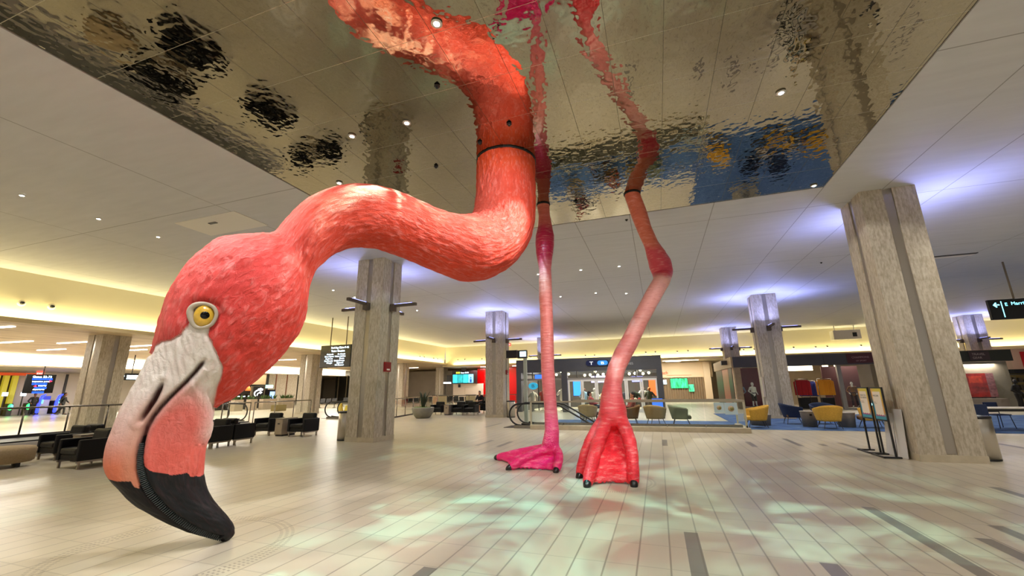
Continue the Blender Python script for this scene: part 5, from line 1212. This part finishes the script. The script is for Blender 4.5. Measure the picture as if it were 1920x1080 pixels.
    for x, y, w, lab in ((9.9, 36.5, 1.9, 'wide white light panel on the ceiling of the right shop'), (8.3, 35.5, .5, 'small white light panel of the right shop near the pier'), (11.5, 36, .35, 'small lit panel right of the shop post, left one'), (12.2, 36, .3, 'small lit panel right of the shop post, right one')):
        k = thing('light_panel', lab, 'light panel', (x, y, 2.75)); MB().box(-w/2, -.04, -.2, w/2, .04, .18).build('diffuser', mat('panel_glow', '#ffe9c0', .4, emit=4), k); MB().box(-.02, -.02, .18, .02, .02, .61).build('hanger', M_WHITE, k)
    k = thing('counter_screen', 'cyan lit counter screen behind the poster stands', 'screen', (12.35, 31.6, 0)); MB().box(-.3, -.15, 0, .3, .15, .28).build('console', M_DARKMETAL, k); MB().box(-.3, -.16, .28, .3, -.1, .4).build('display', mat('display_cyan', '#8ff0ff', .4, emit=4), k)
    for x in (6.5, 9.4, 12.5): area('shop_or_added_light', (x, 34.5, 3.2), (1.4, 1.4), 75, (1, .88, .72))
right_shop()
def far_right_shop():
    f = MB(); f.box(16.8, 32., 2.72, 19.35, 32.3, 3.36); sh = struct(f.build('shop_facade', mat('fascia_green', '#34372f', .5)))
    MB().box(17.0, 32.5, 0, 19.3, 32.6, 2.72).build('window_backdrop', mat('shop_taupe', '#7d7363', .7, noise_amt=.1, scale=2), sh)
    MB().box(16.9, 32.1, .05, 19.3, 32.115, 2.72).build('window_glass', M_GLASS, sh); MB().box(16.9, 31.9, 0, 18.6, 32.5, .62).build('window_plinth', mat('plinth_grey', '#8a7f74', .6), sh)
    s = thing('shop_sign', 'small pale two line sign on the dark fascia at the right edge', 'shop sign', (17.9, 31.98, 2.8)); MB().box(-.45, -.02, 0, .45, .02, .5).build('panel', mat('sign_plum', '#4a3a40', .5), s); text('lettering', 'TRAVEL', .17, (-.33, -.025, .28), mat('sign_bone', '#b8a9a4', .5), s, extrude=.002); text('lettering', 'GEAR', .17, (-.33, -.025, .08), mat('sign_bone', '#b8a9a4', .5), s, extrude=.002)
    p = thing('window_poster', 'red poster with pink band in the shop window at the right edge', 'poster', (17.15, 32.4, .7)); MB().box(0, -.02, 0, 1.0, .0, 1.35).build('print', mat('poster_red', '#a8201c', .5, noise_amt=.5, scale=3), p); MB().box(1.0, -.02, 0, 1.35, .0, 1.35).build('pink_band', mat('poster_pink', '#a06a70', .5, noise_amt=.4, scale=8), p); MB().box(.2, -.021, .8, .8, -.02, 1.2).build('flame_patch', mat('poster_orange', '#e0452a', .5, noise_amt=.3, scale=6), p); MB().box(.1, -.01, -.08, 1.2, .1, 0).build('ledge', M_DARKMETAL, p)
    area('shop_or_added_light', (18, 32.35, 2.6), (1.5, .2), 40, (1, .9, .8))  # unseen lamp added to lighten the window poster
    figure('mannequin', 'mannequin', 'black clad mannequin standing before the window at the right edge', (18.75, 31.4, 0), .6, 'stand', mat('mannequin_black', '#0c0b0c', .5), cl('coat_black', '#14110f'), cl('coat_black', '#14110f'), None, sc=.95)
    w = MB(); w.box(19.6, 36, 0, 30, 36.2, 3.6); struct(w.build('wall_shop_right', mat('cream_shop', '#d0a98c', .7)))
    k = thing('wall_banner', 'bright red banner on the cream wall at the right edge', 'banner', (22.6, 35.95, 2.2)); MB().box(-.45, -.03, 0, 2.4, .03, 1.2).build('cloth', mat('banner_red', '#c4161c', .6), k)
    k = thing('wall_shelf', 'ochre shelving with small dark goods at the right edge', 'shelving', (21.6, 35.6, 0)); MB().box(-1.2, .2, 0, 2.5, .38, 2.1).build('back_panel', mat('shelf_ochre', '#b39a58', .6), k)
    for z in (.5, 1.0, 1.5, 1.95): MB().box(-1.2, -.1, z, 2.5, .2, z+.04).build('shelf', M_DARKMETAL, k)
    MB().box(-1.25, -.12, 2.05, 2.5, .36, 2.3).build('canopy', M_BLACK, k)
    rr_ = random.Random(5); q = MB()
    for z in (.54, 1.04, 1.54): 
        for i in range(14): 
            x = -1.1+i*.25; q.box(x, -.05, z, x+.12+.06*rr_.random(), .1, z+.12+.2*rr_.random())
    o = q.build('shelf_goods', mat('goods_dark', '#3a3024', .6), k); o['kind'] = 'stuff'
far_right_shop()

# ------------------------------------------------------------------ shuttered shop, hoarding, red wall
def back_row():
    y = 46.
    w = MB(); w.box(-.2, y, 2.4, 5.2, y+.3, 3.9); w.box(4.35, y-.4, 0, 4.95, y+.3, 3.9); sh = struct(w.build('wall_shutter', mat('shop_cream', '#d3bd9a', .6)))
    r = MB(); pts = []
    n = 60
    for i in range(n+1): pts.append((-.2+4.55*i/n, y+.1+.07*math.sin(i*PI/1.5)))
    r.add([(a, b, 0) for a, b in pts]+[(a, b, 2.4) for a, b in pts], [(i, i+1, n+2+i, n+1+i) for i in range(n)]); 
    o = r.build('roller_grille', mat('grille_beige', '#9d8a70', .45, .4), sh)
    s = thing('shop_sign', 'thin orange letters on the cream wall above the shuttered shop', 'shop sign', (.35, y-.02, 2.75)); text('lettering', 'tech', .46, (-.1, 0, .0), mat('letters_orange', '#d0552e', .5, emit=.2), s, extrude=.02); MB().box(.55, -.01, -.14, 2.9, .01, -.11).build('underline', mat('letters_orange', '#d0552e', .5), s)
    for x, z, w_, h, c, lab in ((.45, 1.75, .75, .45, '#bfe6ff', 'pale blue lit display showing through the shutter, left'), (2.0, 1.35, 1.6, .95, '#35d487', 'wide green lit display showing through the shutter'), (3.1, 1.0, .5, .7, '#4fe0a0', 'green lit display low right in the shutter')):
        k = thing('lit_display', lab, 'display', (x, y-.03, z)); MB().box(-w_/2, -.02, 0, w_/2, .02, h).build('screen', mat('glow_'+c[1:], c, .4, emit=.28, noise_amt=1., scale=1.8, stretch=(3, 1, .8)), k)
    # white hoarding with screens above
    w = MB(); w.box(-22.4, 44., 0, -18.7, 44.2, 2.15); hb = struct(w.build('wall_hoarding', mat('hoarding_white', '#e6d5c4', .6))); MB().box(-20.9, 43.99, .0, -20.88, 44.0, 1.75).build('door_seam', M_WALL, hb); MB().box(-20.9, 43.99, 1.75, -19.9, 44.0, 1.77).build('door_seam', M_WALL, hb); MB().box(-21.75, 43.97, 1.75, -21.45, 44., 2.1).build('notice', M_BLACK, hb)
    w = MB(); w.box(-19.8, 45., 0, -9.6, 45.2, 3.9); struct(w.build('wall_red', mat('gloss_red', '#c40808', .15)))
    k = thing('gate_screens', 'bank of four cyan video screens under a gates header', 'screen bank', (-21.1, 43.9, 2.2)); MB().box(-1.4, 0, 0, 1.75, .1, 1.42).build('housing', mat('housing_plum', '#2a1418', .4), k)
    cs = ('#28b8d8', '#1f9aa0', '#30c4dc', '#6fc8f4')
    for i in range(4):
        d = MB().box(-1.3+.66*i, -.012, .06, -1.3+.66*i+.6, 0, 1.0).build('panel', mat('pane_'+cs[i][1:], cs[i], .3, emit=1.3, noise_amt=.3, scale=3), k)
    MB().box(.86, -.016, .1, 1.1, -.012, .45).ball((.98, -.014, .6), (.08, .004, .12), 12, 8).build('portrait', mat('portrait_blue', '#1d4fb0', .4, emit=.4), d)
    text('lettering', 'Gates 50-58', .2, (-.3, -.014, 1.12), M_TXT, k, extrude=.001)
    for i, c in enumerate(('#c8d84a', '#d8c23a', '#a8d860')): MB().box(-.9+.18*i, -.014, 1.1, -.76+.18*i, 0, 1.3).build('gate_icon', mat('icon_'+c[1:], c, .4, emit=1.2), k)
    MB().box(-2.1, .02, .1, -1.5, .1, .95).build('side_screen', M_BLACK, k); MB().box(-2.5, .0, .0, -1.55, .08, .18).build('side_sign', M_TXT, k); MB().box(-.3, .1, 1.42, .3, .16, 1.76).build('mount', M_DARKMETAL, k)
    # grey wall far behind the railing, and dark glazing further left
    w = MB(); w.box(-33, 50, .0, -24.5, 50.2, 3.96); struct(w.build('wall_grey', mat('panel_grey', '#8d8171', .6, noise_amt=.08, scale=1)))
    w = MB(); w.box(-41.5, 46.6, 0, -33, 46.8, 4.2); struct(w.build('wall_glazed', mat('dark_glazing', '#14120d', .15)))
    for i, x in enumerate((-41, -39.6, -38.2, -36.8, -35.4, -34)): MB().box(x-.06, 46.5, 0, x+.06, 46.6, 3.6).build('trim_%d' % (10+i), mat('mullion_brown', '#4a4028', .5)); struct(bpy.data.objects['trim_%d' % (10+i)])
    # rows of waiting chairs and café pieces between
    def beam_seat(x, y, rz, lab, n=4):
        t = thing('beam_seats', lab, 'bench seating', (x, y, 0), rz, 'rows of waiting seats'); m = MB(); m.box(-n*.3, -.04, .32, n*.3, .04, .38); m.build('beam', M_STEEL, t)
        for i in range(n):
            q = -n*.3+.3+i*.6; MB().box(q-.25, -.25, .38, q+.25, .22, .44).build('seat', M_BLACK, t, .02); b = MB().box(q-.25, .2, .46, q+.25, .25, .88, Matrix.Rotation(-.2, 3, 'X')).build('backrest', M_BLACK, t, .02)
        for q in (-n*.25, n*.25): MB().box(q-.04, -.25, 0, q+.04, .25, .04).box(q-.03, -.03, .04, q+.03, .03, .34).build('leg', M_STEEL, t)
    for x, y, rz, lab in ((-23.2, 37.2, PI, 'row of black waiting seats behind the planter leaves, left'), (-20.3, 37.2, PI, 'row of black waiting seats right of the planter leaves'), (-17.4, 36.8, PI, 'row of black waiting seats left of the white hoarding'), (-14.4, 36.5, PI, 'row of black waiting seats before the white hoarding'), (-21.0, 40.5, PI, 'rear row of black waiting seats before the grey wall')): beam_seat(x, y, rz, lab)
    for x, y, rz, lab in ((-30.2, 33, .2, 'row of waiting seats behind the left escalator, front'), (-30.5, 36.5, .2, 'row of waiting seats behind the left escalator, rear'), (-27.0, 34.5, .2, 'row of waiting seats behind the bin, near the pier')): beam_seat(x, y, rz, lab, 3)
    for x, y, w_, lab in ((-18.2, 33.2, 1.4, 'beige divider panel left of the seated man, wide'), (-15.4, 33.6, .9, 'beige divider panel left of the seated man, with a dark top')):
        t = thing('divider_panel', lab, 'divider', (x, y, 0)); MB().box(-w_/2, -.05, 0, w_/2, .05, 1.05).build('panel', mat('divider_beige', '#b8a888', .7), t); MB().box(-w_/2-.02, -.07, 1.05, w_/2+.02, .07, 1.1).build('cap', M_DARKMETAL, t)
    def wet_sign(x, y, lab):
        t = thing('floor_sign', lab, 'floor sign', (x, y, 0))
        for s_ in (-1, 1): MB().add([(-.15, s_*.2, 0), (.15, s_*.2, 0), (.12, s_*.02, .62), (-.12, s_*.02, .62), (-.15, s_*.2+.02, 0), (.15, s_*.2+.02, 0), (.12, s_*.02+.02, .62), (-.12, s_*.02+.02, .62)], [(0, 1, 2, 3), (4, 7, 6, 5), (0, 4, 5, 1), (1, 5, 6, 2), (2, 6, 7, 3), (3, 7, 4, 0)]).build('leaf', mat('sign_yellow', '#e2c21c', .5), t)
    wet_sign(-24.2, 24.9+3, 'yellow folding floor sign left of the escalator under the display'); wet_sign(-19.9, 23.6, 'yellow folding floor sign between escalator and pier')
back_row()

# ------------------------------------------------------------------ food counter and far left lobby
def far_left():
    w = MB(); w.box(-38.6, 28., 0, -38.4, 33.4, 3.4); fc = struct(w.build('wall_food', mat('food_dark', '#2a221b', .6, noise_amt=.2, scale=1)))
    w = MB(); w.box(-38.4, 30.3, 2.3, -37.4, 32.2, 3.42); MB_ = w.build('bulkhead', mat('food_tan', '#a08a68', .6), fc)
    k = thing('shop_sign', 'black square sign with a white looping chicken shaped C emblem', 'shop sign', (-36.2, 30.5, 1.08)); MB().box(-.15, -.75, 0, 0, .7, 1.05).build('panel', mat('sign_olive', '#5c523f', .6), k); MB().box(0, -.58, .03, .02, .56, 1.0).build('face', M_BLACK, k)
    e = MB(); em = mat('emblem_white', '#ffffff', .4, emit=2.)
    e.tube([(.03, .42*math.cos(a)-.02, .36+.30*math.sin(a)) for a in [1.1+2.9*i/14 for i in range(15)]], [.03+.03*math.sin(PI*i/14) for i in range(15)], 8)
    e.tube([(.03, .22*math.cos(a)+.08, .22+.2*math.sin(a)) for a in [.9+2.4*i/10 for i in range(11)]], .04, 8)
    e.tube([(.03, .16, .5), (.03, .34, .46), (.03, .2, .34)], [.06, .05, .02], 8)
    for yy, zz in ((-.02, .72), (.16, .78), (.33, .72)): e.ball((.03, yy, zz), (.02, .12, .1), 12, 8)
    e.build('emblem', em, k); MB().box(-.1, -.05, -1.02, -.04, .05, 0).build('post', M_DARKMETAL, k)
    for y, z, c, lab in ((29.55, 1.9, '#ffae3a', 'orange glowing pendant lamp over the food counter, left'), (30.3, 1.72, '#f0642a', 'red orange glowing panel lamp left of the emblem sign')):
        k = thing('pendant_lamp', lab, 'pendant lamp', (-37.3, y, z)); MB().lathe([(.08, .4), (.27, 0), (.25, .0), (.07, .38)], seg=24).build('shade', mat('shade_'+c[1:], c, .5, emit=1.6), k); MB().tube([(0, 0, .42), (0, 0, 3.48-z)], .012, 6).build('cord', M_BLACK, k)
    k = thing('service_counter', 'dark food counter with bright appliances left of the emblem sign', 'counter', (-37.4, 29.6, 0)); MB().box(-.4, -1.0, 0, .3, 1.2, 1.05).build('body', mat('counter_dark', '#1e1a16', .5), k); MB().box(-.45, -1.05, 1.05, .35, 1.25, 1.1).build('top', M_STEEL, k)
    for i, y in enumerate((-.7, -.2, .35, .85)): MB().box(-.3, y-.15, 1.1, .1, y+.15, 1.35+.1*(i % 2)).build('appliance', M_STEEL, k); MB().box(.1, y-.1, 1.16, .11, y+.1, 1.24).build('lamp', M_TXT, k)
    k = thing('menu_sign', 'cyan lit sign high beside the paired pier', 'shop sign', (-37.5, 32.75, 1.95)); MB().box(-.05, -.4, 0, .05, .4, .3).build('letters', mat('glow_aqua', '#9fe8e0', .4, emit=2.5), k)
    k = thing('drink_cooler', 'tall drink cooler with a blue white front beside the paired pier', 'cooler', (-37.4, 32.85, 0)); MB().box(-.3, -.35, 0, .3, .35, 1.8).build('case', M_BLACK, k); MB().box(.3, -.28, .9, .31, .28, 1.6).build('lit_front', mat('cooler_blue', '#7fa8ff', .4, emit=1.8), k)
    rr_ = random.Random(9)
    for y, w_, lab in ((28.6, .7, 'low planter with green plants nearest the bill'), (30.3, 1.5, 'low grey planter box with ferns left of the emblem sign'), (32.4, 1.5, 'low grey planter box with ferns below the emblem sign'), (27.2, .8, 'dark planter box with tall green plants beside the bill')):
        k = thing('planter_box', lab, 'planter', (-34.6, y, 0), 0, 'planter boxes of the food court'); MB().box(-.25, -w_/2, 0, .25, w_/2, .95).build('box', M_GREYWOOD, k)
        lf = MB()
        for i in range(int(40*w_)):
            a = rr_.random()*6.28; yy = (rr_.random()-.5)*w_; c = Vector((0, yy, .93)); d = Vector((math.cos(a)*.2, math.sin(a)*.2, .25+.2*rr_.random())); s_ = Vector((-math.sin(a), math.cos(a), 0))*.03
            lf.add([c-s_, c+s_, c+d*.6+s_*1.4, c+d, c+d*.6-s_*1.4], [(0, 1, 2, 3, 4)])
        lf.build('foliage', mat('fern_green', '#3c5a22', .7, noise_amt=.3, scale=9), k)
    k = thing('cabinet', 'low olive wooden cabinet seen past the steel handrail, left of the stone pier', 'cabinet', (-30.5, 27.8, .0)); MB().box(-.3, -.5, 0, .3, .5, .5).build('body', mat('olive_box', '#7a6a3a', .7), k); MB().box(.3, -.45, .05, .31, .45, .45).build('door', mat('olive_door', '#857443', .6), k)
    w = MB(); w.box(-39.3, 33.5, 0, -38.7, 37.4, 3.44); wl = struct(w.build('wall_stone', M_STONE)); MB().box(-38.7, 34.5, .2, -38.66, 34.6, 3.4).build('metal_strip', mat('strip_rust', '#7a4a30', .4, .6), wl); MB().box(-38.7, 35.9, .2, -38.66, 36.0, 3.4).build('metal_strip', mat('strip_rust', '#7a4a30', .4, .6), wl)
    # lobby with gates sign and turnstiles
    k = thing('gates_sign', 'black wall screen with blue bars and pale gate lines at the far left', 'sign', (-39.2, 16.55, 1.72)); MB().box(-.1, -.78, 0, 0, .66, 1.22).build('housing', M_SCR, k)
    for z, a, b in ((.98, -.5, .5), (.67, -.46, .28), (.40, -.3, .3), (.12, -.36, .22)):
        MB().box(0, a, z-.13, .012, b, z).build('blue_bar', M_BLUE, k)
    text('lettering', 'Gates 52-72', .19, (.014, -.5, 1.0), M_TXT, k, '+x', extrude=.002)
    for s_, y, z in (('inspection point', -.48, .72), ('security', -.14, .45), ('departures', -.36, .2)): text('lettering', s_, .13, (.014, y, z), M_TXT, k, '+x', extrude=.002)
    MB().prism([(.36, .70), (.52, .78), (.36, .86)], .0, .014, 'x').build('red_mark', M_RED, k); MB().prism([(-.36, .44), (-.2, .4), (-.24, .54)], .0, .014, 'x').build('red_mark', M_RED, k); MB().tube([(-.05, 0, 1.22), (-.05, 0, 1.75)], .04, 6).build('hanger', M_DARKMETAL, k)
    w = MB(); w.box(-51.3, 17, 0, -51.2, 32, 3.5); lw = struct(w.build('wall_lobby', mat('lobby_wall', '#cdc0aa', .6)))
    for y in (23.2, 25.2): MB().box(-51.2, y-.08, 0, -51.1, y+.08, 3.4).build('pilaster', M_DARKMETAL, lw)
    struct(MB().box(-51.15, 17.8, 0, -51.05, 20.1, 3.3).build('wall_column_backing', mat('backing_brown', '#4a3c26', .6)))
    for i, y in enumerate((18.75, 19.28, 19.8)):
        o = struct(MB().box(-52+1., y-.15, 0, -52+1.3, y+.15, 3.2).build('column', mat('column_yellow', '#c4b636', .5, emit=.3), None))
    o = thing('lintel_band', 'orange red lit band over the yellow columns at the far left', 'sign', (-50.3, 19., 3.2)); MB().box(0, -2.4, 0, .15, 2.0, .22).build('strip', mat('band_orange', '#c2481c', .5, emit=.5), o)
    o = thing('exit_sign', 'red lit exit sign at the end of the orange band at the far left', 'exit sign', (-47, 19.6, 3.12)); MB().box(0, -.2, 0, .06, .25, .36).build('housing', mat('exit_red', '#ff4a3a', .4, emit=1.4), o); text('lettering', 'EXIT', .17, (.065, -.2, .1), mat('exit_letters', '#ffd9d0', .4, emit=2), o, '+x', extrude=.001)
    blue = mat('glow_blue', '#1f2bff', .4, emit=5.); green = mat('glow_green', '#2cff5a', .4, emit=3.5); aqua = mat('glow_cyan', '#4fd8ff', .4, emit=3.)
    for y, lab in ((21.35, 'turnstile gate with a blue lit arch at the far left, left one'), (22.45, 'turnstile gate with a blue lit arch at the far left, right one')):
        k = thing('turnstile', lab, 'turnstile', (-50, y, 0), 0, 'blue lit turnstiles'); MB().tube([(.1, -.14, .2), (.1, -.12, 1.0), (.1, 0, 1.5), (.1, .16, 1.62)], [.1, .11, .1, .05], 10).build('lit_arch', blue, k); MB().box(-1., -.2, 0, .05, .0, 1.1).build('cabinet', M_BLACK, k); MB().box(.2, -.03, .9, .22, .06, 1.2).build('reader', aqua, k)
    for y, lab in ((19.45, 'low gate post with a green light at the far left edge'), (20.5, 'low gate post with a green light left of the blue turnstiles')):
        k = thing('gate_post', lab, 'gate post', (-49.6, y, 0), 0, 'green lit gate posts'); MB().box(-.5, -.15, 0, 0, .15, .95).build('cabinet', M_DARKMETAL, k); MB().ball((.03, .0, .68), (.06, .15, .24), 12, 8).build('lit_eye', green, k); MB().ball((.06, .06, .72), (.06, .08, .16), 10, 8).build('lit_core', aqua, k)
    for y, lab in ((19.1, 'small white lit screen low in front of the yellow columns'), (20.15, 'small white lit screen before the pale lobby wall')):
        k = thing('info_screen', lab, 'screen', (-49.9, y, 0)); MB().box(-.06, -.03, 0, 0, .03, 1.55).build('post', M_DARKMETAL, k); MB().box(-.05, -.16, 1.55, .02, .16, 1.85).build('display', mat('display_white', '#d8f0ff', .4, emit=2.), k)
    k = thing('info_desk', 'white lobby desk with blue band between the blue turnstiles', 'desk', (-50.6, 21.8, 0)); MB().box(-.3, -.28, 0, .2, .28, 1.2).build('body', mat('desk_white', '#cfc8b8', .5), k); MB().box(.2, -.3, 1.2, .22, .3, 1.5).build('band', mat('band_navy', '#25389a', .4, emit=.6), k)
    k = thing('hanging_sign', 'black hanging sign with pale blue lines right of the left pier, beside the bill', 'sign', (-34, 18.75, 2.49)); MB().box(-.08, -.62, 0, 0, .55, .46).build('housing', M_SCR, k)
    for z, a, b in ((.27, -.5, -.42), (.3, -.28, .5), (.2, -.28, .5), (.1, -.28, .5)): MB().box(0, a, z-.03, .012, b, z+.035).build('text_bar', M_TXT, k)
    MB().tube([(-.04, 0, .46), (-.04, 0, 1.70)], .03, 6).build('hanger', M_DARKMETAL, k)
far_left()
area('food_light', (-36.5, 30.5, 3.3), (1.5, 4), 120, (1, .9, .72))

# ------------------------------------------------------------------ light
WARM = (1., .94, .84); NEUT = (1., .97, .94); YEL = (1., .87, .45); BLUE = (.36, .41, 1.)
def lights():
    w = bpy.data.worlds.new('World'); SC.world = w; w.use_nodes = True
    bg = w.node_tree.nodes['Background']; bg.inputs[0].default_value = (1., .97, .93, 1); bg.inputs[1].default_value = .4
    # hidden cove strips along the left and back drops
    area('cove_left', (XL+.07, 14, 4.36), (.1, 54), 700, YEL, (-.15, 0, 1), PI, (0, 1, 0))
    area('cove_back', (11, YB-.07, 4.12), (.1, 64), 820, YEL, (0, .15, 1), PI, (1, 0, 0))
    area('cove_far_left', (-39.82, 22, 3.56), (.1, 60), 1800, (1, .92, .75), (-.15, 0, 1), PI, (0, 1, 0))
    # downlights of the ceiling
    k = 0
    for x in (-19.5, -13.5, 7.5, 13.5, 20):
        for y in (-8, -2, 4.5, 10.5, 16, 21, 27, 33):
            spot('downlight', (x, y, H-.06), (x, y, 0), 330, WARM, 125, .9, .09)
    for x in (-4.3, -2.5, -1.05, 2.2):
        for y in (15.6, 20.2, 25.5, 32): spot('downlight', (x, y, H-.06), (x, y, 0), 260, WARM, 125, .9, .09)
    for x in (-5.8, -1.6, 2.6):
        for y in (-5, -1, 2.5): spot('downlight', (x, y, H-.06), (x, y, 0), 300, NEUT, 120, .9, .09)
    # lamps aimed at the sculpture
    spot('sculpture_spot', (-6.3, 2.0, H-.05), (-4.6, 4.6, 3.2), 260, NEUT, 62, .7, .06)
    spot('sculpture_spot', (-3.2, 1.4, H-.05), (-4.4, 4.5, 2.2), 340, NEUT, 60, .7, .06)
    spot('sculpture_spot', (-.4, 3.4, H-.05), (-3.2, 6.4, 4.4), 400, NEUT, 60, .7, .06)
    spot('sculpture_spot', (-.4, 7.0, H-.05), (-4.6, 4.2, 1.2), 900, NEUT, 48, .5, .05)
    spot('sculpture_spot', (-.2, 4.0, H-.05), (-2.2, 8.8, 1.2), 420, (1, .8, .85), 50, .7, .06)
    spot('sculpture_spot', (2.6, 5.6, H-.05), (-.6, 8.8, 2.4), 480, NEUT, 55, .7, .06)
    spot('pier_spot', (1.0, 7.4, H-.05), (5.3, 11.6, 2.9), 420, NEUT, 42, .25, .04)
    spot('pier_spot', (-3.2, 8.0, H-.05), (-8.8, 11.9, 3.0), 240, (.8, 1, .9), 30, .3, .04)
    # uplights on the piers
    for x, y in ((-8.9, 23.17), (5.46, 24.1), (5.7, 37.1), (-9.6, 37.1), (20.9, 37.5), (-9.14, 12.03), (5.53, 11.92)):
        for dx, dy in ((1, 0), (-1, 0), (0, 1), (0, -1)):
            if (x, y) == (5.53, 11.92) and (dx, dy) in ((-1, 0), (0, -1)): continue
            if (x, y) == (-9.14, 12.03) and (dx, dy) in ((1, 0), (0, -1)): continue
            area('pier_uplight', (x+dx*1.15, y+dy*1.15, 4.5), (.3, .3), 36, BLUE, (dx*.15, dy*.15, 1), PI*.9)
    # soffit and shop light
    for x, y in ((-28, 10), (-34, 14), (-28, 20), (-34, 26), (-28, 32), (-34, 38), (-44, 14), (-44, 24), (-44, 36)):
        area('soffit_light', (x, y, 4.1 if x > -40 else 3.4), (1.2, 3), 300 if x > -40 else 480, WARM)
    for x in (-18, -10, -2, 2.5, 14, 24): area('back_soffit_light', (x, 43.5, 3.9), (4, .5), 200, WARM)
def water_spot(loc, target, energy, col, angle, scale, lo, hi):
    """projector with a rippled water gobo"""
    o = spot('water_projector', loc, target, energy, col, angle, .8, .03)
    l = o.data; l.use_nodes = True; nt = l.node_tree
    em = nt.nodes['Emission']; tc = N(nt, 'ShaderNodeTexCoord')
    mp = N(nt, 'ShaderNodeMapping'); mp.inputs['Scale'].default_value = (1, 1, 1); L(nt, tc.outputs['Normal'], mp.inputs[0])
    no = N(nt, 'ShaderNodeTexNoise'); no.inputs['Scale'].default_value = scale; no.inputs['Detail'].default_value = 3; no.inputs['Distortion'].default_value = 1.2; L(nt, mp.outputs[0], no.inputs['Vector'])
    L(nt, ramp(nt, no.outputs[0], [(lo, 0.), (hi, 1.)]), em.inputs['Strength'])
    return o
lights()
water_spot((-3.2, 4.6, H-.05), (-4.0, 6.0, 0), 1250, (.32, 1., .88), 95, 4.2, .5, .64)
water_spot((1.2, 5.2, H-.05), (.2, 6.6, 0), 950, (.5, 1., .85), 100, 4.2, .5, .64)
water_spot((-2.6, 8.2, H-.05), (-1.8, 8.9, 0), 800, (.35, .95, 1.), 70, 4.2, .5, .64)

# ------------------------------------------------------------------ lettering as plain meshes
def text_to_mesh():
    bpy.context.view_layer.update(); dg = bpy.context.evaluated_depsgraph_get()
    for o in [o for o in SC.objects if o.type == 'FONT']:
        me = bpy.data.meshes.new_from_object(o.evaluated_get(dg)); nm = o.name
        n = bpy.data.objects.new(nm, me); COL.objects.link(n); n.parent = o.parent
        n.location, n.rotation_euler, n.scale = o.location, o.rotation_euler, o.scale
        bpy.data.objects.remove(o); n.name = nm
text_to_mesh()
# ------------------------------------------------------------------ camera
cd = bpy.data.cameras.new('camera'); cam = bpy.data.objects.new('camera', cd); COL.objects.link(cam)
cd.sensor_width = 36; cd.lens = 772.8/1920*36; cd.clip_start = .05; cd.clip_end = 300
r_, u_, f_ = Vector((0.945004, 0.326746, -0.014305)), Vector((0.09022, -0.218391, 0.971682)), Vector((-0.314369, 0.919534, 0.235859))
M = Matrix.Identity(4)
for i in range(3): M[i][0], M[i][1], M[i][2] = r_[i], u_[i], -f_[i]
M[2][3] = 1.6
cam.matrix_world = M
SC.camera = cam
SC.view_settings.view_transform = 'Standard'; SC.view_settings.look = 'None'; SC.view_settings.gamma = 1; SC.view_settings.exposure = .45
SC.view_settings.use_curve_mapping = False
SC.cycles.max_bounces = 8; SC.cycles.transparent_max_bounces = 16; SC.cycles.sample_clamp_indirect = 6; SC.cycles.use_light_tree = True
